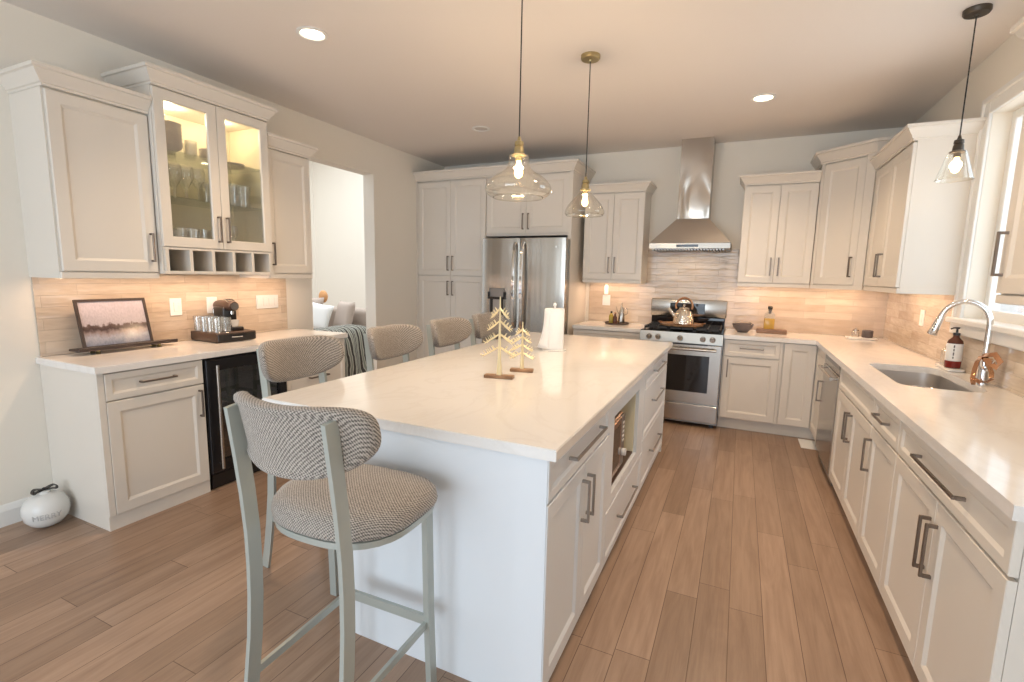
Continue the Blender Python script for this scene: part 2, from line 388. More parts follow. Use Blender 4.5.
CR = [(-.012, 0), (.004, 0), (.004, .012), (.012, .016), (.016, .030), (.034, .052), (.042, .070), (.052, .074), (.052, .092), (-.012, .092)]
def crown(par, w_, d, z, left=True, right=True, m='cab', s=1.0, pts=None):
    if pts is None:
        pts = [(0, 0), (w_, 0)]
        if left: pts = [(0, d)]+pts
        if right: pts = pts+[(w_, d)]
    b = MB().loops(pts, [(o*s, z+zz*s) for o, zz in CR])
    return b.done('crown_moulding', m, par, ang=25)
def cabinet(name, label, loc, rz, w_, d, z0, z1, fronts, m='cab', toe=None, crn=None, group=None, body=True, rail=False, btop=None):
    """local: x along the front, front face at y=0, wall at y=d"""
    t = thing(name, label, 'cabinet', loc, rz, group)
    if body:
        MB().box(0, w_, T+.001, d, z0, btop or z1).done('carcass', m, t, smooth=False)
    if toe == 'recess': MB().box(.0, w_, .075, d, 0, z0).done('toe_kick', m, t, smooth=False)
    if toe == 'flush': MB().box(.0, w_, .012, d, 0, z0).done('plinth', m, t, smooth=False)
    for f in fronts:
        k, x0, x1, a, c = f[:5]
        b = MB()
        if k == 'door': panel(b, x0, x1, a, c)
        elif k == 'drawer': panel(b, x0, x1, a, c, st=.034, rec=.007, bv=.010)
        elif k == 'slab': b.box(x0, x1, 0, T, a, c, .002)
        elif k == 'rail': b.box(x0, x1, .002, T, a, c)
        nm = {'door': 'door', 'drawer': 'drawer_front', 'slab': 'filler_panel', 'rail': 'face_frame'}[k]
        o = b.done(nm, m, t, ang=15)
        if len(f) > 5:
            hk, hx, hz, ln = f[5]; handle(o, hx, hz, ln, hk == 'v')
    if rail: MB().box(0, w_, .006, .024, z0-.035, z0-.0001, .003).box(0.0001, .018, .0241, d, z0-.035, z0-.0001).box(w_-.018, w_-.0001, .0241, d, z0-.035, z0-.0001).done('light_rail', m, t)
    if crn: crown(t, w_, d, z1, crn[0], crn[1], m, crn[2] if len(crn) > 2 else 1)
    return t
g = .0015
def pair(w_, a, c, hz, hl=.17, x0=0, x1=None, mid=None):
    x1 = w_ if x1 is None else x1; mid = (x0+x1)/2 if mid is None else mid
    return [('door', x0+g, mid-g, a, c, ('v', mid-.032, hz, hl)), ('door', mid+g, x1-g, a, c, ('v', mid+.032, hz, hl))]
RB, RL_, RR_ = 0, PI/2, -PI/2

# -- back wall: tall pantry and the cabinet over the fridge
yf = YB-.62
w_ = .945
cabinet('pantry_cabinet', 'tall four-door greige pantry cabinet in the far left corner beside the refrigerator', (XL, yf, 0), RB, w_, .62, .10, 2.49,
        [('rail', 0, .025, .1, 2.49)]+pair(w_, 1.405, 2.475, 1.545, x0=.028)+pair(w_, .11, 1.395, 1.255, x0=.028), toe='recess', crn=(False, False, 1.15))
t = cabinet('fridge_cabinet', 'two-door greige wall cabinet over the stainless refrigerator', (XL+w_+.001, yf, 0), RB, .967, .62, 1.85, 2.49,
        pair(.97, 1.875, 2.475, 2.0, x0=.012), crn=None)
crown(t, 1.008, .62, 2.49, False, True, 'cab', 1.15)
tag(MB().box(.968, 1.008, .0, .619, 0, 2.4899).done('refrigerator_side_panel', 'cab', None, smooth=False, loc=(XL+w_+.001, yf, 0)), 'tall flat greige panel closing the right side of the refrigerator', 'panel')
# -- back wall uppers
yu = YB-.35
cabinet('wall_cabinet', 'two-door greige wall cabinet left of the range hood', (-1.584, yu, 0), RB, .632, .35, 1.395, 2.30, pair(.632, 1.40, 2.29, 1.55), crn=(False, True), rail=True)
cabinet('wall_cabinet', 'two-door greige wall cabinet right of the range hood', (-.036, yu, 0), RB, .602, .35, 1.395, 2.30, pair(.602, 1.40, 2.29, 1.55), crn=(True, False), rail=True)
# diagonal corner wall cabinet
t = thing('corner_wall_cabinet', 'taller single-door greige corner wall cabinet set diagonally in the right corner', 'cabinet', (0, 0, 0))
A, C = Vector((.568, YB-.355)), Vector((.905, YB-.665))
dd = (C-A).normalized(); nn = Vector((-dd.y, dd.x))      # points to the corner
A2, C2 = A+nn*T, C+nn*T
MB().prism([(.568, YB-.001), tuple(A2), tuple(C2), (XR-.001, YB-.665), (XR-.001, YB-.001)], 1.395, 2.445).done('carcass', 'cab', t, smooth=False)
e = bpy.data.objects.new('front_frame', None)
fw = (C-A).length
def diag(mb_fn, nm, m='cab'):
    b = MB(); mb_fn(b); mt = Matrix.Translation((A.x, A.y, 0)) @ Matrix.Rotation(math.atan2(dd.y, dd.x), 4, 'Z')
    for v_ in b.b.verts: v_.co = mt @ v_.co
    return b.done(nm, m, t, ang=15)
dr = diag(lambda b: panel(b, .03, fw-.075, 1.40, 2.435), 'door')
diag(lambda b: (b.box(0, .028, .002, T, 1.395, 2.445), b.box(fw-.073, fw, .002, T, 1.395, 2.445)), 'face_frame')
def hf(b):
    x, z, ln, w2 = fw-.11, 1.55, .17, .011
    b.box(x-w2/2, x+w2/2, -.033, -.024, z-ln/2, z+ln/2)
    for q in (z-ln/2, z+ln/2-w2): b.box(x-w2/2, x+w2/2, -.0239, .001, q, q+w2)
h_ = diag(hf, 'handle', 'handle'); h_.parent = dr
MB().loops([(.568, YB-.002), tuple(A), tuple(C), (XR-.002, YB-.665)], [(o*1.15, 2.445+z*1.15) for o, z in CR]).done('crown_moulding', 'cab', t, ang=25)
MB().loops([tuple(A), tuple(C)], [(0, 1.36), (.0, 1.394), (-.018, 1.394), (-.018, 1.36)]).done('light_rail', 'cab', t)
# -- right wall uppers
y0_ = YB-.668
cabinet('wall_cabinet', 'two-door greige wall cabinet on the right wall, its plain side facing the sink window', (XR-.335, y0_, 0), RR_, y0_-3.945, .335, 1.395, 2.31,
        [('rail', 0, .05, 1.395, 2.31)]+pair(y0_-3.945, 1.40, 2.30, 1.55, x0=.052), crn=(False, True), rail=True)
cabinet('wall_cabinet', 'greige wall cabinet at the right edge, on the near side of the sink window', (XR-.335, 2.565, 0), RR_, .985, .335, 1.395, 2.31,
        [('door', .012+g, .48-g, 1.40, 2.30, ('v', .045, 1.55, .17)), ('door', .48+g, .975, 1.40, 2.30, ('v', .94, 1.55, .17))], crn=(True, False), rail=True)

# -- back wall bases
yb = YB-.598
cabinet('base_cabinet', 'greige drawer base cabinet between the refrigerator panel and the range', (-1.590, yb, 0), RB, .712, .596, .115, .875,
        [('drawer', .004, .708, .715, .868, ('h', .356, .795, .20)), ('door', .004, .354, .12, .705), ('door', .357, .708, .12, .705)], toe='recess')
cabinet('base_cabinet', 'greige base cabinet with one drawer and one door just right of the range', (-.108, yb, 0), RB, .492, .596, .115, .875,
        [('drawer', .012, .470, .715, .868, ('h', .24, .795, .20)), ('door', .012, .470, .12, .705, ('v', .048, .60, .17)), ('rail', .472, .492, .115, .875)], toe='recess')
# corner cabinet (L front: one leaf on each run)
t = thing('corner_base_cabinet', 'greige corner base cabinet with two narrow door leaves meeting beside the dishwasher', 'cabinet', (0, 0, 0))
xf, FX = XR-.594, .3845
MB().prism([(FX, YB-.001), (FX, yb+T), (xf+T, yb+T), (xf+T, 4.505), (XR-.001, 4.505), (XR-.001, YB-.001)], .115, .875).done('carcass', 'cab', t, smooth=False)
MB().prism([(FX, YB-.001), (FX, yb+.075), (xf+.075, yb+.075), (xf+.075, 4.505), (XR-.001, 4.505), (XR-.001, YB-.001)], 0, .1149).done('toe_kick', 'cab', t, smooth=False)
b = MB(); panel(b, FX+.012, xf-.006, .12, .868, y=yb); b.done('door', 'cab', t, ang=15)
b = MB(); panel(b, .002, yb-4.507, .12, .868)
mt = Matrix.Translation((xf, yb-.002, 0)) @ Matrix.Rotation(RR_, 4, 'Z')
for v_ in b.b.verts: v_.co = mt @ v_.co
dr = b.done('door', 'cab', t, ang=15)
b = MB(); x, z, ln, w2 = yb-4.507-.04, .55, .17, .011
b.box(x-w2/2, x+w2/2, -.033, -.024, z-ln/2, z+ln/2)
for q in (z-ln/2, z+ln/2-w2): b.box(x-w2/2, x+w2/2, -.0239, .001, q, q+w2)
for v_ in b.b.verts: v_.co = mt @ v_.co
b.done('handle', 'handle', dr, smooth=False)

# -- right run bases (local x runs toward the camera)
def rbase(name, label, ya, yb_, fr, **k):
    return cabinet(name, label, (xf, ya, 0), RR_, ya-yb_, .592, .085, .875, fr, toe='recess', **k)
rbase('sink_base_cabinet', 'greige sink base cabinet with plain false front and two doors next to the dishwasher', 3.868, 2.932,
      [('drawer', .004, .932, .722, .868), ('rail', 0, .003, .66, .875), ('rail', .933, .936, .66, .875)]+pair(.936, .09, .712, .57), btop=.66)
rbase('base_cabinet', 'narrow greige base cabinet with small drawer and single door, nearer than the sink', 2.931, 2.487,
      [('drawer', .003, .441, .722, .868, ('h', .20, .80, .19)), ('door', .003, .441, .09, .712, ('v', .035, .57, .17))])
rbase('base_cabinet', 'wide greige base cabinet with long drawer pull at the near end of the sink run', 2.486, 1.53,
      [('drawer', .003, .953, .722, .868, ('h', .475, .80, .40))]+pair(.956, .09, .712, .545, .19))
t = bpy.data.objects.get('base_cabinet.003')

# -- island
IX, IY0, IY1 = -.495, 1.356, 4.065
DI = .80
t = thing('kitchen_island', 'white island base with plain end panel, drawers, doors and open microwave niche', 'island', (IX, IY0, 0), RL_)
W1, W2, W3, WT = .795, 1.715, IY1-IY0, IY1-IY0      # cabinet / niche / drawer bank bounds along the aisle side
# carcass around an open niche
nx0, nx1, nz0, nz1 = W1+.105, W2-.19+.0, .385, .775
nx0, nx1 = .895, 1.525
b = MB().box(0.018, nx0, T+.001, DI-.018, .0, .875).box(nx1, WT-.018, T+.001, DI-.018, 0, .875)
b.box(nx0, nx1, T+.001, DI-.018, 0, nz0).box(nx0, nx1, T+.001, DI-.018, nz1, .875).box(nx0, nx1, .50, DI-.018, nz0, nz1)
b.done('carcass', 'island', t, smooth=False)
MB().box(0, .0175, 0.004, DI, 0, .875).done('end_panel', 'island', t, smooth=False)
MB().box(WT-.0175, WT, 0.004, DI, 0, .875).done('end_panel', 'island', t, smooth=False)
MB().box(.0176, WT-.0176, DI-.0178, DI, 0, .875).done('back_panel', 'island', t, smooth=False)
MB().box(nx0+.002, nx1-.002, .48, .498, nz0+.001, nz1-.001).box(nx1-.012, nx1-.001, .022, .479, nz0+.001, nz1-.001).done('niche_lining', mat('niche_cream', (.82, .74, .52), .5), t, smooth=False)  # cream on back and far side stands for the yellowish light there
MB().box(nx0+.001, nx1-.013, .022, .479, nz0+.001, nz0+.008).done('niche_shelf', 'darkwood', t, smooth=False)
def fr(k, x0, x1, a, c, h=None):
    b = MB()
    if k == 'door': panel(b, x0, x1, a, c)
    else: panel(b, x0, x1, a, c, st=.034, rec=.007, bv=.010)
    o = b.done('door' if k == 'door' else 'drawer_front', 'island', t, ang=15)
    if h: handle(o, *h, m=M['nickel'] if 'nickel' in M else 'handle')
M['nickel'] = mat('brushed_nickel', (.36, .34, .32), .35, 1)
fr('drawer', .004, W1-.004, .725, .868, (.41, .805, .41, False))
md = .415
fr('door', .004, md-g, .055, .715, (md-.034, .575, .17, True))
fr('door', md+g, W1-.004, .055, .715, (md+.034, .575, .17, True))
b = MB()      # face frame round the niche
b.box(W1, nx0, .002, T, .33, .868).box(nx1, W2, .002, T, .33, .868).box(nx0, nx1, .002, T, .33, nz0).box(nx0, nx1, .002, T, nz1, .868)
b.done('face_frame', 'island', t, smooth=False)
fr('drawer', W1+.004, W2-.004, .055, .325, ((W1+W2)/2, .20, .41, False))
for a, c, hz in ((.735, .868, .805), (.40, .73, .60), (.055, .395, .24)): fr('drawer', W2+.004, WT-.006, a, c, ((W2+WT)/2, hz, .41, False))
# microwave standing in the niche
t = thing('microwave', 'small bronze-fronted microwave with round knobs standing in the island niche', 'microwave', (IX-.028, IY0+nx0+.012, nz0+.009), RL_)
MB().box(0, .37, .012, .36, 0.008, .305, .006).done('body', 'brownmw', t)
MB().box(.004, .285, 0, .0115, .014, .30, .004).done('door', 'brownmw', t)
MB().box(.288, .368, 0, .0115, .014, .30, .003).done('control_panel', 'steeld', t)
MB().box(.03, .255, -.0012, -.0001, .05, .265).done('door_window', 'blackgloss', t, smooth=False)
for z in (.09, ): MB().cyl((.328, -.0001, z), (.328, -.02, z), .020, 20).done('knob', 'white', t)
for z in (.15, .175, .20, .225, .25): MB().box(.312, .345, -.003, -.0001, z, z+.012, .001).done('button', 'white', t)
for x in (.03, .34): MB().box(x-.012, x+.012, .03, .05, 0, .0079).box(x-.012, x+.012, .31, .33, 0, .0079).done('foot', 'black', t)

# -- countertops
def slab(name, label, pts, m='quartz', z0=.876, z1=.914, hole=None):
    b = MB()
    lp = []
    c = Vector((sum(p[0] for p in pts)/len(pts), sum(p[1] for p in pts)/len(pts)))
    b.prism(pts, z0, z1); b.b.edges.ensure_lookup_table()
    es = [e for e in b.b.edges if abs(e.verts[0].co.z-e.verts[1].co.z) < 1e-6]
    bmesh.ops.bevel(b.b, geom=es, offset=.003, segments=2, affect='EDGES')
    return tag(b.done(name, m, None, ang=25), label, 'countertop')
slab('island_countertop', 'large white quartz slab on top of the island', [(-1.741, 1.333), (-.464, 1.333), (-.464, 4.094), (-1.741, 4.094)])
slab('countertop', 'short white quartz counter between the refrigerator and the range', [(-1.590, YB-.618), (-.878, YB-.618), (-.878, YB-.011), (-1.590, YB-.011)])
slab('countertop', 'white quartz counter on the coffee bar at left', [(XL+.001, 1.331), (XL+.614, 1.331), (XL+.614, 3.125), (XL+.001, 3.125)])
# L-shaped worktop with sink cut-out: flat faces with a hole, built as a grid of cells
SX0, SX1, SY0, SY1 = .775, 1.135, 3.04, 3.80
def rrect(x0, x1, y0, y1, r, n=5):
    pts = []
    for cx, cy, a0 in ((x1-r, y1-r, 0), (x0+r, y1-r, PI/2), (x0+r, y0+r, PI), (x1-r, y0+r, 3*PI/2)):
        for i in range(n+1):
            a = a0+PI/2*i/n; pts.append((cx+r*math.cos(a), cy+r*math.sin(a)))
    return pts
b = MB(); cx_ = .630
outer = [(-.108, YB-.618), (-.108, YB-.011), (XR-.011, YB-.011), (XR-.011, 1.507), (cx_, 1.507), (cx_, YB-.618)]
hole = rrect(SX0, SX1, SY0, SY1, .09)
for z in (.876, .914):
    vo = [b.b.verts.new((x, y, z)) for x, y in outer]; vh = [b.b.verts.new((x, y, z)) for x, y in hole]
    eo = [b.b.edges.new((vo[i], vo[(i+1) % len(vo)])) for i in range(len(vo))]; eh = [b.b.edges.new((vh[i], vh[(i+1) % len(vh)])) for i in range(len(vh))]
    bmesh.ops.triangle_fill(b.b, edges=eo+eh, use_beauty=True)
    if z < .9: lo, lh = vo, vh
    else:
        for A_, C_ in ((lo, vo), (lh, vh)):
            for i in range(len(A_)): k = (i+1) % len(A_); b.b.faces.new((A_[i], A_[k], C_[k], C_[i]))
tag(b.done('countertop', 'quartz', None, ang=25), 'long L-shaped white quartz counter around the sink and into the right corner', 'countertop')
# sink
t = thing('kitchen_sink', 'undermount stainless steel sink bowl below the gooseneck faucet', 'sink', ((SX0+SX1)/2, (SY0+SY1)/2, .68))
cx0, cy0 = (SX0+SX1)/2, (SY0+SY1)/2
def rl(i, z): return [Vector((x-cx0, y-cy0, z)) for x, y in rrect(SX0-.004+i, SX1+.004-i, SY0-.004+i, SY1+.004-i, max(.02, .09-i*.3))]
MB().poly([rl(-.012, .195), rl(0, .195), rl(.004, .02), rl(.03, .001), rl(.10, 0)], cap=False).done('bowl', 'sinksteel', t, ang=50)
b = MB(); b.poly([rl(.10, 0), rl(.165, -.003)], cap=False); b.b.faces.new([b.b.verts.new(v_) for v_ in rl(.165, -.003)]); b.done('bowl_floor', 'sinksteel', t)
MB().lathe([(.045, 0), (.045, .004), (.036, .005), (.03, .001), (0, .001)], (0, .05, .0), 24).done('drain', 'chrome', t)
t = thing('sink_caddy', 'clear round soap caddy standing in the sink bowl', 'caddy', (1.0, 3.55, .682))
MB().lathe([(.05, 0), (.055, .06), (.055, .14), (.05, .14), (.05, .005), (0, .005)], seg=24).done('cup', 'glass', t)
MB().tube([(.054*math.cos(a*PI/12), .054*math.sin(a*PI/12), .14) for a in range(24)], .004, 8, ring=True).done('rim', 'chrome', t)

# -- left wall: coffee bar
cabinet('base_cabinet', 'pale greige base cabinet with drawer and door at the near end of the coffee bar', (XL+.592, 1.345, 0), RL_, .558, .590, .085, .875,
        [('rail', 0, .03, .085, .875), ('drawer', .033, .553, .722, .868, ('h', .29, .80, .19)), ('door', .033, .553, .085, .714, ('v', .522, .60, .17))], toe='flush')
cabinet('base_cabinet', 'greige drawer cabinet of the coffee bar beyond the wine cooler, behind the stools', (XL+.592, 2.512, 0), RL_, .60, .590, .085, .875,
        [('drawer', .004, .596, .722, .868, ('h', .30, .80, .19)), ('drawer', .004, .596, .41, .715, ('h', .30, .60, .19)), ('drawer', .004, .596, .095, .403, ('h', .30, .29, .19))], toe='flush')
# uppers
cabinet('wall_cabinet', 'single-door greige wall cabinet nearest the camera on the left wall', (XL+.35, 1.345, 0), RL_, .485, .35, 1.40, 2.325,
        [('door', .01, .48, 1.405, 2.315, ('v', .447, 1.55, .17))], crn=(True, False), rail=True)
cabinet('wall_cabinet', 'single-door greige wall cabinet beside the passage, past the glass cabinet', (XL+.35, 2.606, 0), RL_, .42, .35, 1.40, 2.325,
        [('door', .004, .415, 1.405, 2.315, ('v', .035, 1.55, .17))], crn=(False, True), rail=True)
# glass-door cabinet with cubbies
GW, GD, GZ0, GZ1 = .771, .40, 1.395, 2.49
t = thing('glass_cabinet', 'lit two-door glass display cabinet with five cubbies underneath on the left wall', 'cabinet', (XL+GD, 1.832, 0), RL_)
b = MB()
b.box(0, .018, T+.001, GD, GZ0, GZ1).box(GW-.018, GW, T+.001, GD, GZ0, GZ1).box(.018, GW-.018, T+.001, GD, 2.45, GZ1).box(.018, GW-.018, T+.001, GD, 1.545, 1.563)
b.box(.018, GW-.018, T+.001, GD, GZ0, 1.413)
b.done('carcass', 'cab', t, smooth=False)
MB().box(.0181, GW-.0181, GD-.012, GD-.001, 1.5635, 2.4495).box(.0181, .0215, T+.03, GD-.0121, 1.5635, 2.4495).box(GW-.0215, GW-.0181, T+.03, GD-.0121, 1.5635, 2.4495).done('interior_lining', 'inside', t, smooth=False)
MB().box(.0181, GW-.0181, GD-.012, GD-.001, 1.4131, 1.5449).done('cubby_back', 'cab', t, smooth=False)
b = MB()
for i in range(6):
    x = .012+i*(GW-.024-.020)/5; b.box(x, x+.020, .004, .30, 1.4131, 1.5449)
b.box(0, GW, .0035, T, 1.395, 1.4129).box(0, GW, .0035, T, 1.5451, 1.556)
b.done('cubby_dividers', 'cab', t, smooth=False)
GS = (1.5635, 1.872, 2.150)
for z in GS[1:]: MB().box(.022, GW-.022, T+.02, GD-.013, z-.006, z).done('glass_shelf', 'green', t, smooth=False)
for x0, x1, hx in ((.003, GW/2-g, GW/2-.03), (GW/2+g, GW-.003, GW/2+.03)):
    b = MB(); a, c, st = 1.562, 2.482, .062
    f = lambda i, d: [Vector((x0+i, d, a+i)), Vector((x1-i, d, a+i)), Vector((x1-i, d, c-i)), Vector((x0+i, d, c-i))]
    b.poly([f(0, T), f(0, .002), f(.002, 0), f(st-.004, 0), f(st, .006), f(st, T)], ring=True)
    dr = b.done('door', 'cab', t, ang=15)
    MB().box(x0+st-.002, x1-st+.002, .010, .013, a+st-.002, c-st+.002).done('pane', 'pane', dr, smooth=False)
    handle(dr, hx, 1.69, .17, True)
crown(t, GW, GD, GZ1, True, True, 'cab', 1.02)
MB().lathe([(.034, .0), (.034, -.006), (.026, -.009), (0, -.009)], (GW*.27, .20, 2.4495), 20).done('puck_light', 'diffuser', t)
def pt(name, loc, power, col=WARM, r=.03, parent=None):
    l = bpy.data.lights.new(name, 'POINT'); l.energy = power; l.color = col; l.shadow_soft_size = r
    o = bpy.data.objects.new(name, l); COL.objects.link(o); o.location = loc; o.parent = parent; return o
pt('puck_glow', (GW*.27, .20, 2.41), 2.4, (1, .80, .50), .02, t)
pt('puck_glow', (GW*.73, .20, 2.41), 1.6, (1, .80, .50), .02, t)

# glassware and crockery on its shelves
def place(gy, gx, gz): return (XL+GD-gx, 1.832+gy, gz)    # gy along the wall, gx back from the front
gob = MB().lathe([(.030, 0), (.028, .003), (.004, .008), (.004, .07), (.02, .085), (.036, .12), (.038, .155), (.032, .185)], seg=16, cap=False)
gob = gob.done('stem_glass', 'glass', None)
tum = MB().lathe([(.0, .002), (.030, .002), (.033, .0), (.034, .05), (.037, .10), (.035, .10), (.032, .01), (0, .01)], seg=16, cap=False).done('tumbler', 'glass', None)
bow = MB().lathe([(.03, 0), (.035, .006), (.075, .035), (.082, .055), (.079, .055), (.07, .036), (.03, .012), (0, .010)], seg=20, cap=False).done('bowl', 'stone', None)
pla = MB().lathe([(.05, 0), (.055, .003), (.092, .014), (.098, .020), (.096, .022), (.088, .017), (.05, .007), (0, .006)], seg=24, cap=False).done('plate', 'stone', None)
first = {}
def put(proto, loc, label, cat, group, s=1):
    o = proto if proto.name not in first else proto.copy()
    if proto.name not in first: first[proto.name] = 1
    else: COL.objects.link(o)
    o.location = loc; o.scale = (s, s, s); return tag(o, label, cat, group)
for i in range(7): put(bow, place(.165, .17, GS[2]+i*.021), 'one of the stacked grey bowls at the top left of the glass cabinet', 'bowl', 'grey bowls on the top left glass shelf', 1.05)
for i in range(3): put(bow, place(.48, .21, GS[2]+i*.020), 'one of the stacked grey bowls at the top right of the glass cabinet', 'bowl', 'grey bowls on the top right glass shelf', .9)
for i in range(3): put(pla, place(.64, .22, GS[2]+i*.008), 'one of the low stacked grey plates at the top right of the glass cabinet', 'plate', 'grey plates on the top right glass shelf', .85)
for i, (a, c) in enumerate(((.29, .13), (.335, .22), (.26, .30))): put(tum, place(a, c, GS[2]), 'clear tumbler on the top left glass shelf beside the grey bowls', 'glass', 'tumblers on the top left glass shelf')
for i in range(8): put(gob, place(.09+.075*(i % 4), .12+.14*(i//4), GS[1]), 'clear stem glass on the middle shelf behind the left glass door', 'glass', 'stem glasses on the middle shelf', 1.15)
for i in range(6): put(tum, place(.47+.085*(i % 3), .13+.13*(i//3), GS[1]), 'tall clear tumbler on the middle shelf behind the right glass door', 'glass', 'tumblers on the middle right shelf', 1.5)
for i in range(8): put(tum, place(.09+.085*(i % 4), .12+.13*(i//4), GS[0]), 'clear tumbler on the cabinet floor behind the left glass door', 'glass', 'tumblers on the bottom left shelf', 1.25)
for i in range(2): put(gob, place(.48+.09*i, .16, GS[0]), 'clear stem glass on the cabinet floor behind the right glass door', 'glass', 'stem glasses on the bottom right shelf', .95)

# ---------------------------------------------------------------- appliances
# refrigerator
fx0, fx1, fy = -2.600, -1.640, YB-.775
t = thing('refrigerator', 'stainless french-door refrigerator with dispenser and curved handles', 'refrigerator', (fx0, fy, 0))
FW = fx1-fx0
MB().box(0.004, FW-.004, .075, .76, .02, 1.80, .004).done('cabinet_body', 'steeld', t)
mid = .452
def bow_front(x0, x1, z0, z1, parent, nm, mt='steelf'):
    n = 12; lp = []
    def yy(x): u_ = (x-x0)/(x1-x0); return -.010*math.sin(PI*u_)**.5+ .004
    lps = []
    pts = [(x0+(x1-x0)*i/n) for i in range(n+1)]
    ring = [(x, yy(x)) for x in pts]+[(x1, .07), (x0, .07)]
    return MB().prism(ring, z0, z1).done(nm, mt, parent, ang=30)
d1 = bow_front(.002, mid-.003, .735, 1.812, t, 'door'); d2 = bow_front(mid+.003, FW-.002, .735, 1.812, t, 'door')
dw = bow_front(.002, FW-.002, .06, .727, t, 'freezer_drawer')
for d_, x in ((d1, mid-.045), (d2, mid+.045)):
    pts = [(x, -.008, .86), (x, -.045, .90)]+[(x, -.052-.022*math.sin(PI*i/10), .92+.80*i/10) for i in range(11)]+[(x, -.045, 1.74), (x, -.008, 1.77)]
    MB().tube(pts, (.028, .016), up=(1, 0, 0)).done('handle', 'chrome', d_, ang=60)
MB().tube([(.10, -.008, .62), (.12, -.05, .64)]+[(.14+.66*i/6, -.055-.015*math.sin(PI*i/6), .645) for i in range(7)]+[(.83, -.05, .64), (.86, -.008, .62)], (.024, .015), up=(0, 0, 1)).done('handle', 'chrome', dw, ang=60)
MB().box(.095, .285, -.012, -.0075, .88, 1.28, .004).done('dispenser', 'steeld', d1)
MB().box(.11, .27, -.0135, -.0122, .90, 1.17).done('dispenser_recess', 'black', d1, smooth=False)
MB().box(.085, .295, -.030, -.0136, 1.16, 1.185, .004).box(.085, .105, -.030, -.0136, 1.185, 1.24, .004).box(.275, .295, -.030, -.0136, 1.185, 1.24, .004).done('dispenser_bracket', 'black', d1)
MB().box(.15, .23, -.028, -.0136, .98, 1.158, .004).done('dispenser_paddle', 'stone', d1)
MB().cyl((FW-.10, -.0075, 1.72), (FW-.10, -.0068, 1.72), .012, 20).done('badge', 'chrome', d2)
for x in (.06, FW-.06): MB().cyl((x, .30, 0), (x, .30, .02), .02).done('foot', 'black', t)

# range
gx0, gy0, GW2 = -.873, YB-.672, .760
t = thing('gas_range', 'stainless gas range with black grates, five knobs and oven window', 'range', (gx0, gy0, 0))
MB().box(0, GW2, .035, .655, .035, .905).done('body', 'steeld', t, smooth=False)
MB().box(0, GW2, .02, .655, .9051, .918, .003).done('cooktop', 'blackgloss', t)
b = MB().poly([[Vector((x, y, z)) for x in (0,)] for y, z in []]) if False else MB()
b.prism([(0, 0), (GW2, 0), (GW2, .0349), (0, .0349)], .815, .912)
for v_ in b.b.verts:
    if v_.co.z > .9 and v_.co.y < .01: v_.co.y = .014
cp_ = b.done('control_panel', 'steelb', t, smooth=False)
for x in (.09, .175, .38, .585, .67):
    MB().cyl((x, .006, .862), (x, -.012, .859), .026, 20).cyl((x, -.012, .859), (x, -.038, .856), .021, 20, .018).done('knob', 'steel', cp_)
od = MB().box(.006, GW2-.006, 0, .0349, .232, .806, .005).done('oven_door', 'steel', t)
MB().box(.105, GW2-.105, -.0015, -.0001, .345, .700).done('oven_window', 'blackgloss', od, smooth=False)
MB().box(.13, GW2-.13, -.0013, .03, .7995, .8125).done('oven_vent', 'black', od, smooth=False)
MB().tube([(.05, -.045, .762), (.38, -.050, .762), (GW2-.05, -.045, .762)], .013, 14).cyl((.06, -.045, .762), (.06, .001, .762), .011).cyl((GW2-.06, -.045, .762), (GW2-.06, .001, .762), .011).done('handle', 'steel', od)
MB().box(.006, GW2-.006, 0.002, .0349, .055, .222, .005).done('storage_drawer', 'steel', t)
for x in (.05, GW2-.05): MB().box(x-.02, x+.02, .06, .10, 0, .0349).box(x-.02, x+.02, .56, .60, 0, .0349).done('foot', 'black', t, smooth=False)
MB().box(.012, GW2-.012, .585, .654, .9181, 1.022, .004).done('backguard_base', 'blackgloss', t)
b = MB().box(0, GW2, .575, .655, 1.022, 1.205, .010, 2)
bg = b.done('backguard', 'steel', t)
MB().box(.20, .55, .5735, .5749, 1.055, 1.165).done('display', 'blackgloss', bg, smooth=False)
for x0 in (.03, .265, .50):
    b = MB(); x1 = x0+.23; z0, z1 = .935, .953
    for x in (x0, (x0+x1)/2-.006, x1-.012): b.box(x, x+.012, .06, .56, z0, z1)
    for y in (.06, .18, .305, .43, .548): b.box(x0, x1, y, y+.012, z0+.0005, z1-.0005)
    for x in (x0, x1-.012):
        for y in (.06, .548): b.box(x, x+.012, y, y+.012, .9185, z0)
    b.done('grate', 'iron', t, smooth=False)
for x, y in ((.145, .18), (.145, .43), (.38, .30), (.615, .18), (.615, .43)):
    MB().lathe([(.048, 0), (.048, .008), (.036, .010), (.036, .015), (0, .016)], (x, y, .9185), 20).done('burner', 'iron', t)

# kettle on a round wooden tray
KX, KY = -.515, YB-.40
t = thing('round_tray', 'round acacia tray lying across the range grates under the kettle', 'tray', (KX, KY, .954))
MB().lathe([(.17, 0), (.205, .006), (.21, .022), (.20, .022), (.19, .012), (0, .010)], seg=36).done('disc', 'traywood', t)
for s_ in (-1, 1): MB().tube([(s_*.19, -.05, .022), (s_*.225, -.03, .035), (s_*.225, .03, .035), (s_*.19, .05, .022)], .006, 8).done('handle', 'copper', t)
t = thing('kettle', 'hammered silver tea kettle with copper arched handle on the range', 'kettle', (KX+.015, KY, .965))
MB().lathe([(.090, 0), (.102, .012), (.100, .045), (.086, .10), (.070, .135), (.052, .152), (.050, .156), (0, .156)], seg=32).done('body', 'rattan', t)
MB().lathe([(.052, .157), (.048, .165), (.03, .174), (.008, .178), (.008, .184), (.015, .192), (.011, .202), (0, .205)], seg=24).done('lid', 'rattan', t)
MB().tube([(-.080, 0, .08), (-.11, 0, .11), (-.138, 0, .15), (-.148, 0, .163)], [.024, .018, .013, .012], 12).done('spout', 'rattan', t)
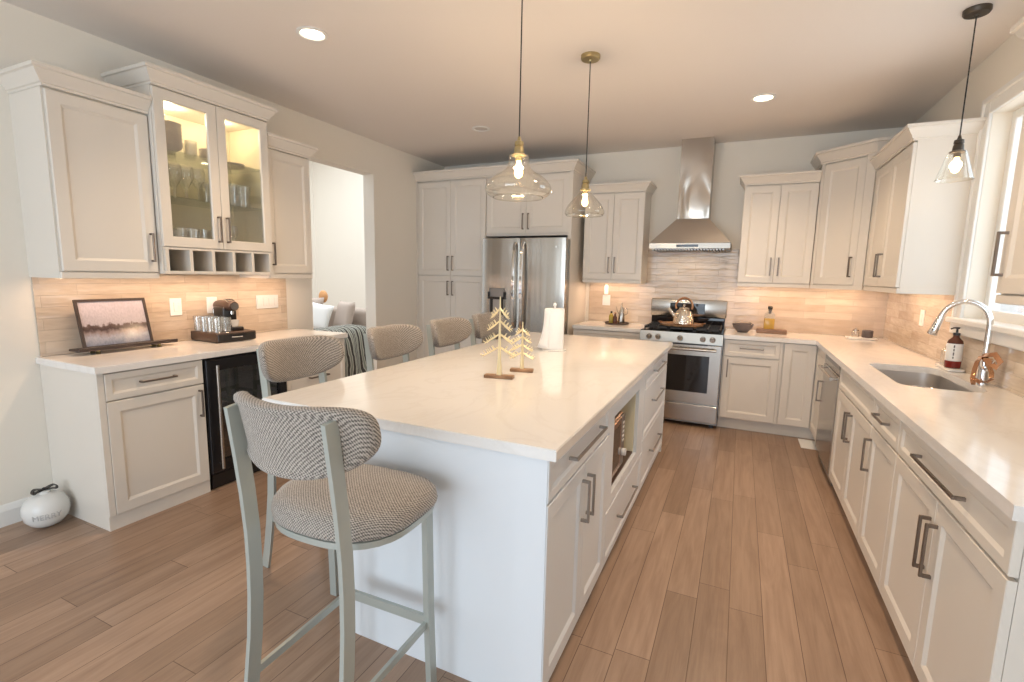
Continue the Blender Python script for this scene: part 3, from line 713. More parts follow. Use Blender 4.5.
MB().tube([(.078*math.cos(a), 0, .185+.082*math.sin(a)) for a in [(-.35+i*(PI+.7)/16) for i in range(17)]], .010, 10).done('handle', 'copper', t)

# range hood
hx0, hw = -.862, .745
t = thing('range_hood', 'stainless chimney range hood with flared canopy above the range', 'hood', (hx0, YB-.50, 0))
MB().box(0, hw, 0, .499, 1.712, 1.768, .003).done('canopy_band', 'steelb', t)
lo = [Vector(q) for q in ((0, 0, 1.768), (hw, 0, 1.768), (hw, .499, 1.768), (0, .499, 1.768))]
c0, c1 = hw/2-.150, hw/2+.150
hi = [Vector(q) for q in ((c0, .22, 2.02), (c1, .22, 2.02), (c1, .499, 2.02), (c0, .499, 2.02))]
MB().poly([lo, hi]).done('canopy', mat('satin_canopy_steel', (.60, .565, .53), .42, 1), t, smooth=False)
MB().box(c0+.001, c1-.001, .221, .499, 2.0201, H-.001).done('chimney', 'steelh', t, smooth=False)
MB().box(.26, .46, -.0015, -.0001, 1.728, 1.752).done('control_strip', 'blackgloss', t, smooth=False)
b = MB(); n = 24
for i in range(n): x = .03+i*(hw-.07)/n; b.box(x, x+.016, .02, .46, 1.698, 1.7119)
b.done('baffle_filter', 'steeld', t, smooth=False)

# dishwasher
t = thing('dishwasher', 'stainless built-in dishwasher in the right run beside the corner cabinet', 'dishwasher', (xf-.008, 4.500, 0), RR_)
dwW = .628
MB().box(.004, dwW-.004, .03, .595, .02, .872).done('body', 'steeld', t, smooth=False)
d_ = MB().box(.004, dwW-.004, 0, .029, .10, .79, .004).done('door', 'steel', t)
MB().box(.004, dwW-.004, .004, .029, .795, .868, .003).done('control_panel', 'steel', t)
MB().box(.05, dwW-.012, .0025, .0039, .835, .862).done('control_strip', 'blackgloss', t, smooth=False)
MB().tube([(.03, -.035, .765), (dwW-.03, -.035, .765)], .011, 12).cyl((.05, -.035, .765), (.05, .001, .765), .009).cyl((dwW-.05, -.035, .765), (dwW-.05, .001, .765), .009).done('handle', 'steel', d_)
MB().box(.004, dwW-.004, .06, .08, .0, .095).done('toe_kick', 'black', t, smooth=False)

# wine cooler
t = thing('wine_cooler', 'black under-counter wine cooler with glass door and long steel handle', 'wine cooler', (XL+.605, 1.905, 0), RL_)
WW = .604
b = MB().box(0, .02, .045, .60, .0, .868).box(WW-.02, WW, .045, .60, 0, .868).box(.02, WW-.02, .045, .60, .84, .868).box(.02, WW-.02, .045, .60, 0, .11).box(.02, WW-.02, .58, .60, .11, .84)
b.done('body', 'black', t, smooth=False)
b = MB(); f = lambda i, j, y: [Vector((.006+i, y, .115+i)), Vector((WW-.006-j, y, .115+i)), Vector((WW-.006-j, y, .862-i)), Vector((.006+i, y, .862-i))]
b.poly([f(0, 0, .04), f(0, 0, .003), f(.003, .003, 0), f(.075, .06, 0), f(.078, .063, .04)], ring=True)
d_ = b.done('door', mat('black_steel', (.035, .033, .035), .22, .6), t, ang=20)
MB().box(.08, WW-.065, .016, .020, .19, .79).done('pane', glassy('smoked_glass', (.42, .40, .38), .10), d_, smooth=False)
MB().cyl((.052, -.042, .15), (.052, -.042, .83), .010, 14).cyl((.052, -.042, .18), (.052, .001, .18), .007).cyl((.052, -.042, .80), (.052, .001, .80), .007).done('handle', 'steel', d_)
for z in (.22, .32, .42, .52, .66, .74):
    b = MB().box(.024, WW-.024, .05, .075, z, z+.028)
    for k in range(9): x = .05+k*.06; b.cyl((x, .076, z+.006), (x, .55, z+.006), .003, 6)
    b.done('rack', 'traywood' if z < .6 else 'steeld', t)
for z, xs in ((.235, (.12, .24, .36, .48)), (.335, (.16, .30, .44)), (.435, (.14, .33)), (.535, (.2, .42))):
    pass
MB().box(.02, WW-.02, .030, .044, .01, .10).done('grille', 'black', t, smooth=False)
# wine bottles lying on the racks
wb = MB().lathe([(0, 0), (.036, .003), (.037, .01), (.037, .19), (.030, .215), (.014, .24), (.013, .30), (.015, .302), (.015, .315), (0, .316)], seg=16, mtx=Matrix.Rotation(PI/2, 4, 'Y')).done('wine_bottle', 'amber', None)
k = 0
for z, xs in ((.242, (.14, .28, .42)), (.342, (.20, .38)), (.442, (.14, .30, .46)), (.542, (.24, .40))):
    for x in xs:
        o = wb if k == 0 else wb.copy()
        if k: COL.objects.link(o)
        k += 1
        o.location = (XL+.605-.42, 1.905+x, z+.020+.0285); tag(o, 'dark wine bottle lying on a rack inside the wine cooler', 'bottle', 'bottles in the wine cooler')

# ---------------------------------------------------------------- bar stools
def stool(label, loc, rz):
    """local: sitter faces +y; origin on the floor under the seat centre"""
    t = thing('bar_stool', label, 'stool', loc, rz)
    # seat pad: rounded D, crowned
    n, lp = 40, []
    def outline(k, s_):
        a = 2*PI*k/n; c_, s2 = math.cos(a), math.sin(a); e_ = 2.7 if s2 < 0 else 3.4
        r = (abs(c_)**e_+abs(s2)**e_)**(-1/e_); x, y = r*c_*.235, r*s2*.208+.040
        if y < 0: x *= 1-.10*(y/.235)**2
        return x*s_, y*s_
    def yz(y): return .012*(y/.235)**2 if y > 0 else 0
    prof = [(.90, .705), (.985, .712), (1.0, .728), (.985, .750), (.93, .767), (.80, .779), (.55, .787), (.25, .791), (.02, .792)]
    MB().poly([[Vector((*outline(k, s_), z-yz(outline(k, s_)[1]))) for k in range(n)] for s_, z in prof]).done('seat', 'fabric', t, ang=80)
    MB().poly([[Vector((*outline(k, s_), z)) for k in range(n)] for s_, z in ((.80, .686), (.96, .686), (.965, .7049), (.80, .7049))], ring=True).done('seat_frame', 'legmetal', t, ang=40)
    # legs
    for s_ in (-1, 1):
        MB().tube([(s_*.182, .192, 0), (s_*.178, .182, .30), (s_*.176, .176, .685)], (.020, .036), up=(1, 0, 0)).done('leg', 'legmetal', t, ang=40)
        side = [(-.262, 0), (-.240, .10), (-.217, .24), (-.199, .38), (-.191, .50), (-.189, .60), (-.191, .70), (-.200, .82), (-.212, .93), (-.230, 1.075)]
        pts = [(s_*(.168+.006*(1-z/1.06)), y, z) for y, z in side]
        # smooth the path
        o = MB().tube(pts, (.014, .042), up=(1, 0, 0)).done('leg', 'legmetal', t, ang=60)
        for z, y in ((1.045, -.2345), (.975, -.2245)):
            MB().cyl((s_*.168, y+.02, z), (s_*.168, y-.0015, z), .006, 10).done('bolt', 'chrome', o)
    # stretchers
    MB().tube([(-.176, .180, .27), (.176, .180, .27)], (.012, .034), up=(0, 1, 0)).done('footrest', 'legmetal', t, smooth=False)
    for s_ in (-1, 1): MB().tube([(s_*.174, .17, .262), (s_*.172, -.205, .262)], (.012, .024), up=(1, 0, 0)).done('stretcher', 'legmetal', t, smooth=False)
    # backrest: curved upholstered band with bean outline
    nu, lp = 36, []
    cz, hw_, hh = 1.012, .238, .108
    def bp(u_, vv, side_):     # u in [-1,1] across, vv in [-1,1] up
        x = u_*hw_; y = -.232+.105*(abs(u_)**2.2)
        z = cz+vv*hh+.012*u_*u_-.020*(1-u_*u_)*(vv > 0)*.9
        return x, y, z
    rings = []
    NP = 28
    for k in range(NP):
        a = 2*PI*k/NP; rings.append((math.cos(a), math.sin(a)))
    lps = []
    for depth, s_ in ((-.022, .80), (-.030, .90), (-.026, .97), (-.014, 1.0), (.004, 1.0), (.020, .97), (.028, .88), (.030, .70), (.030, .40), (.030, .05)):
        l_ = []
        for (c_, s2) in [(math.cos(2*PI*k/64), math.sin(2*PI*k/64)) for k in range(64)]:
            e_ = 3.2; r = (abs(c_)**e_+abs(s2)**e_)**(-1/e_); u_, vv = r*c_*s_, r*s2*s_
            if vv < 0: u_ *= 1-.16*vv*vv
            x, y, z = bp(u_, vv, 0); tilt = -.20*(z-cz)
            l_.append(Vector((x, y+tilt+depth*(1-.1*abs(u_)), z)))
        lps.append(l_)
    back0 = []
    b = MB(); V = [[b.b.verts.new(p) for p in l_] for l_ in lps]
    for i in range(len(V)-1):
        for j in range(64): kk = (j+1) % 64; b.b.faces.new((V[i][j], V[i][kk], V[i+1][kk], V[i+1][j]))
    # close the back with inner rings
    prev = V[0]
    for s_ in (.55, .25, .02):
        l_ = []
        for k in range(64):
            c_, s2 = math.cos(2*PI*k/64), math.sin(2*PI*k/64); e_ = 3.2; r = (abs(c_)**e_+abs(s2)**e_)**(-1/e_); u_, vv = r*c_*s_, r*s2*s_
            x, y, z = bp(u_, vv, 0); l_.append(b.b.verts.new(Vector((x, y-.20*(z-cz)-.022, z))))
        for j in range(64): kk = (j+1) % 64; b.b.faces.new((prev[j], prev[kk], l_[kk], l_[j]))
        prev = l_
    b.b.faces.new(prev); b.b.faces.new(V[-1])
    b.done('backrest', 'fabric', t, ang=80)
    return t
s0 = stool('grey tweed bar stool at the near end of the island, nearest the camera', (-1.045, 1.070, 0), math.radians(1.5))
dup(s0, (-1.735, 1.68, 0), -PI/2, 'grey tweed bar stool in front of the wine cooler, first along the island side')
dup(s0, (-1.725, 2.37, 0), -PI/2, 'grey tweed bar stool before the passage, second along the island side')
dup(s0, (-1.71, 2.98, 0), -PI/2, 'grey tweed bar stool before the pantry cabinet, third along the island side')
dup(s0, (-1.70, 3.55, 0), -PI/2, 'grey tweed bar stool farthest along the island, partly behind the gold trees')

# ---------------------------------------------------------------- lights
def canlight(x, y, label, lit=True):
    t = thing('ceiling_light', label, 'ceiling light', (x, y, H))
    MB().lathe([(.085, -.0005), (.088, -.006), (.070, -.010), (.062, -.004), (.062, -.0006)], seg=32, cap=False).done('trim_ring', 'trim', t)
    MB().lathe([(.062, -.003), (0, -.003)], seg=32, cap=False).done('diffuser', 'diffuser' if lit else 'dimdiffuser', t)
    if lit:
        l = bpy.data.lights.new('downlight', 'SPOT'); l.energy = 72; l.color = (1, .74, .50); l.spot_size = math.radians(125); l.spot_blend = .8; l.shadow_soft_size = .06
        o = bpy.data.objects.new('downlight', l); COL.objects.link(o); o.parent = t; o.location = (0, 0, -.02)
canlight(-2.355, 2.25, 'lit recessed ceiling light above the coffee bar side')
canlight(.045, 4.31, 'lit recessed ceiling light in front of the range hood')
canlight(-2.336, 4.246, 'unlit recessed ceiling light near the pantry', False)
canlight(.045, 2.25, 'lit recessed ceiling light over the aisle out of view')

def pendant(label, x, y, prof, ztop, met, cordm, rc, rib=None):
    t = thing('pendant_light', label, 'pendant light', (x, y, H))
    z = lambda q: q-H
    MB().lathe([(rc, -.0005), (rc, -.018), (rc*.9, -.026), (.012, -.028), (.010, -.036), (0, -.036)], seg=28).done('canopy', met, t)
    MB().cyl((0, 0, -.03), (0, 0, z(ztop+.075)), .0032, 8).done('cord', cordm, t)
    MB().lathe([(.006, .078), (.010, .060), (.020, .056), (.022, .040), (.018, .036), (.022, .030), (.024, .004), (.034, 0), (.034, -.008), (.016, -.010), (.016, -.03)], (0, 0, z(ztop)), 20).done('socket', met, t)
    pp = [(r, q-H) for q, r in prof]
    MB().lathe(pp, seg=40, cap=False).done('glass_shade', 'shade', t, ang=60)
    MB().tube([(pp[-1][0]*math.cos(a*PI/20), pp[-1][0]*math.sin(a*PI/20), pp[-1][1]) for a in range(40)], .0025, 6, ring=True).done('rim', 'shade', t)
    MB().lathe([(.010, 0), (.011, -.012), (.018, -.040), (.021, -.055), (.016, -.072), (.005, -.080), (0, -.081)], (0, 0, z(ztop)-.028), 16).done('bulb', 'bulb', t)
    pt('pendant_glow', (0, 0, z(ztop)-.08), 20 if rc > .058 else 7, (1, .74, .48), .03, t)
P1 = [(1.992, .034), (1.985, .046), (1.955, .049), (1.930, .056), (1.912, .075), (1.893, .110), (1.868, .140), (1.845, .155), (1.828, .157), (1.812, .150), (1.800, .135), (1.795, .118)]
pendant('large clear glass pendant over the near half of the island', -.990, 2.17, P1, 1.992, 'brass', 'cord', .060)
P2 = [(1.985, .030), (1.965, .036), (1.940, .058), (1.915, .083), (1.885, .108), (1.862, .120), (1.845, .127), (1.832, .127), (1.822, .118)]
pendant('clear glass dome pendant over the far half of the island', -.955, 3.135, P2, 1.985, 'brass', 'cord', .060)
P3 = [(2.110, .036), (2.095, .042), (2.05, .055), (2.00, .069), (1.968, .078)]
pendant('small cone glass pendant hanging over the sink', .962, 3.355, P3, 2.110, 'bronze', 'cord', .056)

# warm strips under the wall cabinets
def under(x, y, z, sx, sy, p): area('under_cabinet_glow', (x, y, z), (0, 0, 0), sx, sy, p*.42, (1, .68, .46))
under(-1.27, YB-.19, 1.388, .55, .02, 5)
under(.26, YB-.19, 1.388, .55, .02, 5)
under(.86, YB-.20, 1.388, .35, .02, 4)
under(XR-.18, 4.42, 1.388, .02, .85, 6)
under(XL+.18, 1.60, 1.393, .02, .45, 3)
under(XL+.20, 2.20, 1.388, .02, .70, 7)
under(XL+.18, 2.80, 1.393, .02, .35, 3)
# lamp under the hood
area('hood_lamp', (hx0+hw/2, YB-.25, 1.695), (0, 0, 0), .45, .06, 1.0, (1, .74, .48))

# ---------------------------------------------------------------- things on the coffee bar
def plate(name, label, wall, u0, u1, z0, z1, toggles):
    if wall == 'L': loc, rz = (XL+.0105, u0, z0), RL_
    elif wall == 'B': loc, rz = (u0, YB-.0105, z0), 0
    else: loc, rz = (XR-.0105, u1, z0), RR_
    t = thing(name, label, 'wall plate', loc, rz); w2, h2 = u1-u0, z1-z0
    MB().box(0, w2, -.006, 0, 0, h2, .002).done('cover', 'white', t)
    for i in range(toggles):
        c_ = w2*(i+.5)/toggles; MB().box(c_-.016, c_+.016, -.009, -.0061, h2/2-.033, h2/2+.033, .002).done('rocker', 'white', t)
plate('light_switch', 'white rocker switch plate on tile between the picture and coffee machine', 'L', 2.065, 2.145, 1.10, 1.22, 1)
plate('wall_outlet', 'white outlet plate behind the coffee machine, half hidden', 'L', 2.325, 2.405, 1.10, 1.22, 1)
plate('light_switch', 'wide white four-switch plate at the right end of the coffee bar tile', 'L', 2.735, 2.945, 1.11, 1.22, 4)
plate('wall_outlet', 'white outlet on the back wall between refrigerator and range', 'B', -1.435, -1.345, 1.10, 1.22, 1)
plate('wall_outlet', 'narrow white outlet on the right wall left of the faucet', 'R', 4.50, 4.59, 1.115, 1.235, 1)
t = thing('night_light', 'small white plug-in night light above the outlet by the refrigerator', 'night light', (-1.39, YB-.017, 1.225))
MB().box(-.022, .022, -.03, 0, 0, .045, .006).done('base', 'white', t); MB().lathe([(.016, 0), (.020, .01), (.020, .05), (.012, .062), (0, .064)], (0, -.018, .0451), 16).done('shade', mat('frosted_lamp', (.9, .85, .8), .4, emit=(1, .8, .62), es=1.6), t)

# picture on a low stand
t = thing('picture_stand', 'long thin black display shelf with brass feet on the coffee bar', 'stand', (XL+.115, 1.735, .9145))
MB().box(-.055, .06, -.275, .275, .022, .034, .003).box(.045, .06, -.275, .275, .0341, .044, .002).done('ledge', 'frame', t)
for y in (-.17, .17): MB().lathe([(.012, 0), (.014, .004), (.009, .012), (.012, .0219)], (.03, y, 0), 12).lathe([(.012, 0), (.014, .004), (.009, .012), (.012, .0219)], (-.03, y, 0), 12).done('foot', 'brass', t)
t = thing('framed_picture', 'dark framed harbour landscape picture leaning on the black display shelf', 'picture', (XL+.150, 1.685, .9485), RL_)
tl = Matrix.Rotation(math.radians(-13), 4, 'X')
b = MB(); PW, PH, fwid = .375, .295, .014
f = lambda i, d: [Vector((-PW/2+i, d, i)), Vector((PW/2-i, d, i)), Vector((PW/2-i, d, PH-i)), Vector((-PW/2+i, d, PH-i))]
b.poly([f(0, .016), f(0, 0), f(fwid, 0), f(fwid, .016)], ring=True)
for v_ in b.b.verts: v_.co = tl @ v_.co
b.done('frame', 'frame', t, smooth=False)
b = MB().box(-PW/2+fwid-.001, PW/2-fwid+.001, .006, .013, fwid-.001, PH-fwid+.001)
for v_ in b.b.verts: v_.co = tl @ v_.co
m = M['painting']
b.done('artwork', 'painting', t, smooth=False)

# coffee machine on capsule drawer
BX, BY = -3.42, 2.335
t = thing('capsule_drawer', 'dark brown capsule drawer box under the coffee machine', 'drawer box', (BX, BY, .9145), RL_+math.radians(-3))
MB().box(-.15, .15, -.155, .155, .004, .068, .008, 2).done('box', 'darkwood', t)
d_ = MB().box(-.138, .138, -.160, -.1551, .010, .058, .002).done('drawer_front', 'black', t)
MB().tube([(-.04, -.161, .036), (-.03, -.172, .036), (.03, -.172, .036), (.04, -.161, .036)], .004, 8).done('pull', 'chrome', d_)
for x in (-.13, .13): MB().box(x-.01, x+.01, -.13, .13, 0, .0039).done('foot', 'black', t, smooth=False)
TOPZ = .9145+.069
CMS = .86
t = thing('coffee_machine', 'black and brown capsule coffee machine standing on the drawer box', 'coffee machine', (BX-.01, BY+.055, TOPZ), RL_+math.radians(-3))
MB().box(-.055, .055, -.02, .12, 0, .20, .018, 3).done('body', 'black', t)
pr = [(.0, -.09), (.036, -.09), (.044, -.075), (.046, -.02), (.046, .08), (.040, .12), (0, .122)]
MB().lathe(pr, seg=24, mtx=Matrix.Translation((0, .015, .205)) @ Matrix.Rotation(-PI/2, 4, 'X')).done('brew_head', 'darkwood', t, ang=50)
MB().cyl((0, -.0755, .205), (0, -.083, .205), .030, 20).done('cap', 'steeld', t)
MB().tube([(-.03, -.05, .235), (-.03, .0, .262), (.03, .0, .262), (.03, -.05, .235)], .006, 8).done('lever', 'chrome', t)
MB().cyl((0, -.04, .165), (0, -.04, .135), .014, 16).done('spout', 'chrome', t)
MB().box(-.045, .045, -.115, -.0201, 0, .030, .006).done('drip_tray', 'black', t)
MB().box(-.038, .038, -.108, -.03, .0301, .034).done('drip_grid', 'chrome', t, smooth=False)
MB().box(-.045, .045, .121, .150, .01, .19, .01).done('water_tank', 'glass', t)
t.scale = (.95, .95, CMS)
cup = thing('espresso_cup', 'small white cup under the coffee machine spout', 'cup', (BX+.05, BY+.056, TOPZ+.0300))
MB().lathe([(.018, 0), (.022, .004), (.030, .045), (.028, .045), (.018, .008), (0, .006)], seg=20).done('bowl', 'ceramic', cup)
for i in range(8):
    a, c_ = i % 4, i//4
    o = tum.copy(); COL.objects.link(o); o.scale = (.85, .85, 1.05); o.location = (BX+.10-.078*c_*1.0-.02, BY-.115+.0-.0+a*0.0+(-.012 if False else 0), TOPZ)
    o.location = (BX+.105-.070*a, BY-.115+.066*c_, TOPZ); tag(o, 'clear coffee glass on the drawer box beside the coffee machine', 'glass', 'coffee glasses on the drawer box')

# merry bauble vase on the floor
t = thing('christmas_ornament', 'large white round ornament lettered MERRY with black bow, on the floor by the wall', 'ornament', (-3.40, 1.232, 0))
MB().lathe([(.0, .0), (.035, .001), (.068, .018), (.093, .050), (.102, .090), (.099, .124), (.082, .160), (.053, .182), (.026, .188), (.026, .200), (.022, .202), (0, .202)], seg=36).done('ball', 'ceramic', t, ang=60)
b = MB()
for s_ in (-1, 1):
    pts = [(0, 0, .208)]+[(.008*math.sin(i*PI/8), s_*(.012+.042*math.sin(i*PI/9)), .210+.012*math.sin(i*2*PI/8)) for i in range(1, 8)]+[(0, 0, .210)]
    b.tube(pts, (.026, .004), up=(1, 0, 0))
b.blob((0, 0, .211), (.010, .010, .008), 10, 6)
bw = b.done('bow', 'black', t)
def text(name, body, size, m, parent, loc, rot, ext=.0008, curve=None):
    c = bpy.data.curves.new(name, 'FONT'); c.body = body; c.size = size; c.extrude = ext; c.align_x = 'CENTER'; c.align_y = 'CENTER'
    o = bpy.data.objects.new(name+'_tmp', c); COL.objects.link(o)
    dg = bpy.context.evaluated_depsgraph_get(); me = bpy.data.meshes.new_from_object(o.evaluated_get(dg)); bpy.data.objects.remove(o)
    me.materials.clear(); me.materials.append(m)
    if curve:
        for v_ in me.vertices: v_.co = curve(v_.co)
    o = bpy.data.objects.new(name, me); COL.objects.link(o); o.parent = parent; o.location = loc; o.rotation_euler = rot; return o
aim = math.atan2(-1.232, 3.40)        # faces the camera
def wrap(co):
    a = aim+co.x/.104; z = .082+co.y; r = .1025*math.sqrt(max(.1, 1-((z-.094)/.100)**2))**.9+co.z
    return Vector((r*math.cos(a), r*math.sin(a), z))
text('lettering', 'MERRY', .042, mat('grey_lettering', (.50, .49, .48), .6), t, (0, 0, 0), (0, 0, 0), .0015, wrap)

# ---------------------------------------------------------------- things on the island
def metal_tree(label, x, y, hgt, spread, bx, rz):
    t = thing('metal_tree', label, 'tree ornament', (x, y, .9145), rz)
    MB().box(-bx/2, bx/2, -.022, .022, 0, .016, .002).done('base', 'traywood', t)
    b = MB(); b.tube([(0, 0, .016), (0, 0, hgt*.25), (0, 0, hgt*.7), (0, 0, hgt)], [.013*hgt/.41+.002, .009, .005, .003], 8)
    b.done('trunk', 'gold', t)
    b = MB(); rnd = random.Random(3)
    for lv, (z, sp) in enumerate(((.30, 1.0), (.46, .86), (.62, .68), (.77, .48))):
        z0 = hgt*(z+.09)
        for s_ in (-1, 1):
            for dy in (-.35, .35):
                ex = s_*spread*sp; p0 = Vector((0, 0, z0)); p1 = Vector((ex*.5, dy*spread*sp*.4, z0-hgt*.07)); p2 = Vector((ex*.86, dy*spread*sp*.8, z0-hgt*.11)); p3 = Vector((ex, dy*spread*sp, z0-hgt*.09))
                b.tube([p0, p1, p2, p3], [.0045, .004, .003, .002], 6)
                for q in (.35, .6, .85):
                    c_ = p0.lerp(p2, q); 
                    b.tube([c_, c_+Vector((s_*.012, .004*dy, hgt*.045))], [.003, .0015], 6)
                    b.tube([c_, c_+Vector((s_*.016, .01*dy, -hgt*.035))], [.003, .0015], 6)
    b.done('branches', 'gold', t)
metal_tree('tall gold metal tree on a wood block, the nearer of two on the island', -1.073, 2.167, .410, .090, .150, math.radians(12))
metal_tree('small gold metal tree on a wood block behind the taller one', -1.040, 2.375, .270, .066, .125, math.radians(15))
t = thing('paper_towel_holder', 'white paper towel roll on an upright holder at the far end of the island', 'paper towel', (-1.155, 3.185, .9145))
MB().lathe([(.085, 0), (.086, .006), (.080, .010), (0, .011)], seg=36).done('base', 'ceramic', t)
MB().cyl((0, 0, .011), (0, 0, .305), .007, 12).blob((0, 0, .316), (.012, .012, .014), 14, 8).done('post', 'white', t)
MB().lathe([(.020, .0115), (.066, .0115), (.0675, .02), (.0675, .283), (.066, .290), (.020, .290)], seg=40, cap=False).done('roll', 'paper', t, ang=50)
b = MB(); lps = []
for i in range(9):
    z = .285-.272*i/8; fl = (i/8)**2.0
    lps.append([Vector((-.0675+q*.0, 0, 0)) for q in ()] )
V = []
for i in range(9):
    z = .285-.270*i/8; fl = (i/8)**2.2; row = []
    for j in range(7):
        a = math.radians(-100)-j/6*math.radians(75)
        r = .069+fl*.050*(j/6)+.0015
        row.append(b.b.verts.new((r*math.cos(a), r*math.sin(a), z)))
    V.append(row)
for i in range(8):
    for j in range(6): b.b.faces.new((V[i][j], V[i+1][j], V[i+1][j+1], V[i][j+1]))
o = b.done('loose_sheet', 'paper', t, ang=80); md_ = o.modifiers.new('th', 'SOLIDIFY'); md_.thickness = .0012

# ---------------------------------------------------------------- things on the back counter
TX, TY = -1.21, YB-.22
t = thing('serving_tray', 'round dark tray holding oil bottles on the counter left of the range', 'tray', (TX, TY, .9145))
MB().lathe([(.12, 0), (.130, .004), (.132, .018), (.126, .018), (.122, .008), (0, .007)], seg=36).done('disc', 'darkwood', t)
t = thing('oil_bottle', 'small yellow olive oil bottle at left on the round dark tray', 'bottle', (TX-.060, TY-.02, .9222))
MB().lathe([(.0, 0), (.024, .001), (.025, .01), (.025, .075), (.020, .09), (.010, .10), (.010, .108), (0, .108)], seg=18).done('glass_body', 'oil', t)
MB().cyl((0, 0, .1081), (0, 0, .130), .011, 12).done('cap', 'black', t)
t = thing('vinegar_bottle', 'small dark bottle in the middle of the round dark tray', 'bottle', (TX-.012, TY-.045, .9222))
MB().lathe([(.0, 0), (.022, .001), (.023, .01), (.022, .065), (.010, .088), (.009, .105), (0, .105)], seg=18).done('glass_body', 'amber', t)
MB().cyl((0, 0, .1051), (.0, 0, .120), .011, 12).done('cap', 'copper', t)
t = thing('oil_can', 'tall cone-shaped steel oil can with thin spout on the round dark tray', 'oil can', (TX+.045, TY+.01, .9222))
MB().lathe([(.040, 0), (.041, .006), (.030, .10), (.016, .170), (.009, .19), (.005, .225), (0, .228)], seg=24).done('body', 'steel', t)
MB().tube([(.030, 0, .09), (.062, 0, .105), (.068, 0, .14), (.050, 0, .165), (.020, 0, .160)], .004, 8).done('handle', 'steel', t)
MB().tube([(-.030, 0, .10), (-.05, 0, .14), (-.062, 0, .185)], [.006, .004, .003], 8).done('spout', 'steel', t)

t = thing('serving_bowl', 'charcoal oval bowl on the counter just right of the range', 'bowl', (.045, YB-.27, .9145))
MB().lathe([(.045, 0), (.05, .006), (.085, .045), (.098, .080), (.093, .082), (.080, .048), (.045, .014), (0, .012)], seg=32).done('bowl', 'greybowl', t)
b = MB().tube([(.08*math.cos(a)-.0, .0, .078+.028*math.sin(a)) for a in [i*PI/10 for i in range(11)]], .003, 8); b.done('handle', 'chrome', t)
t = thing('cutting_board', 'thick brown wooden board on the counter under the amber soap bottle', 'board', (.30, YB-.20, .9145))
MB().box(-.130, .130, -.07, .07, 0, .040, .006, 2).done('block', 'board', t)
t = thing('soap_bottle', 'square golden glass bottle with dark stopper on the wooden board', 'bottle', (.275, YB-.20, .9528))
MB().box(-.045, .045, -.03, .03, 0, .105, .008, 2).done('liquid', 'amberlight', t)
MB().poly([[Vector((sx*a, sy*c_, z)) for sx, sy in ((-1, -1), (1, -1), (1, 1), (-1, 1))] for a, c_, z in ((.045, .03, .1051), (.045, .03, .145), (.020, .02, .17), (.018, .018, .185))]).done('shoulder', 'glass', t)
MB().lathe([(.012, .150), (.012, .190), (.020, .192), (.022, .215), (.014, .225), (0, .226)], seg=16).done('stopper', 'bronze', t)

CX, CY = 1.02, YB-.245
t = thing('counter_tray', 'small white tray with jars in the right counter corner', 'tray', (CX, CY, .9145))
MB().prism(rrect(-.115, .115, -.07, .07, .03), 0.004, .016).prism(rrect(-.10, .10, -.058, .058, .025), 0, .0039).done('tray', 'white', t)
t = thing('candle_jar', 'dark squat candle jar at right on the white corner tray', 'jar', (CX+.045, CY, .931))
MB().lathe([(.040, 0), (.043, .005), (.043, .062), (.038, .066), (.036, .060), (0, .055)], seg=24).done('jar', 'greybowl', t)
t = thing('glass_jar', 'clear little jar at left on the white corner tray', 'jar', (CX-.045, CY, .931))
MB().lathe([(.028, 0), (.030, .004), (.030, .045), (.022, .055)], seg=20, cap=False).done('glass_body', 'glass', t)
MB().lathe([(.024, .0555), (.024, .066), (.006, .070), (.006, .08), (0, .081)], seg=20).done('lid', 'steel', t)

# faucet
FXx, FYy = 1.188, 3.34
t = thing('kitchen_faucet', 'chrome gooseneck pull-down faucet behind the sink', 'faucet', (FXx, FYy, .9145))
MB().lathe([(.030, 0), (.030, .006), (.024, .012), (.021, .05), (.021, .12), (.017, .135), (.014, .145), (0, .145)], seg=24).done('base', 'chrome', t)
dirv = Vector((-.90, .43, 0)).normalized()
RA = .100; pts = [Vector((0, 0, .14)), Vector((0, 0, .22)), Vector((0, 0, .31))]
for i in range(1, 15):
    a = PI*i/14*.93; pts.append(Vector((0, 0, .31))+dirv*RA*(1-math.cos(a))+Vector((0, 0, RA*1.15*math.sin(a))))
MB().tube(pts, .0135, 16).done('gooseneck', 'chrome', t, ang=60)
e0 = pts[-1]; dv = (pts[-1]-pts[-2]).normalized()
hd = MB().tube([e0-dv*.002, e0+dv*.02, e0+dv*.07, e0+dv*.10, e0+dv*.105], [.0150, .017, .020, .024, .020], 20).done('spray_head', 'chrome', t, ang=50)
for q in (.045, .060, .075): MB().blob(tuple(e0+dv*q+Vector((-.010, -.016, 0))), (.005, .005, .005), 10, 6).done('button', 'black', hd)
MB().cyl((0, -.018, .085), (0, -.040, .085), .015, 16).tube([(0, -.040, .085), (.004, -.065, .10), (.006, -.095, .135)], [.011, .008, .006], 10).done('lever', 'chrome', t, ang=50)
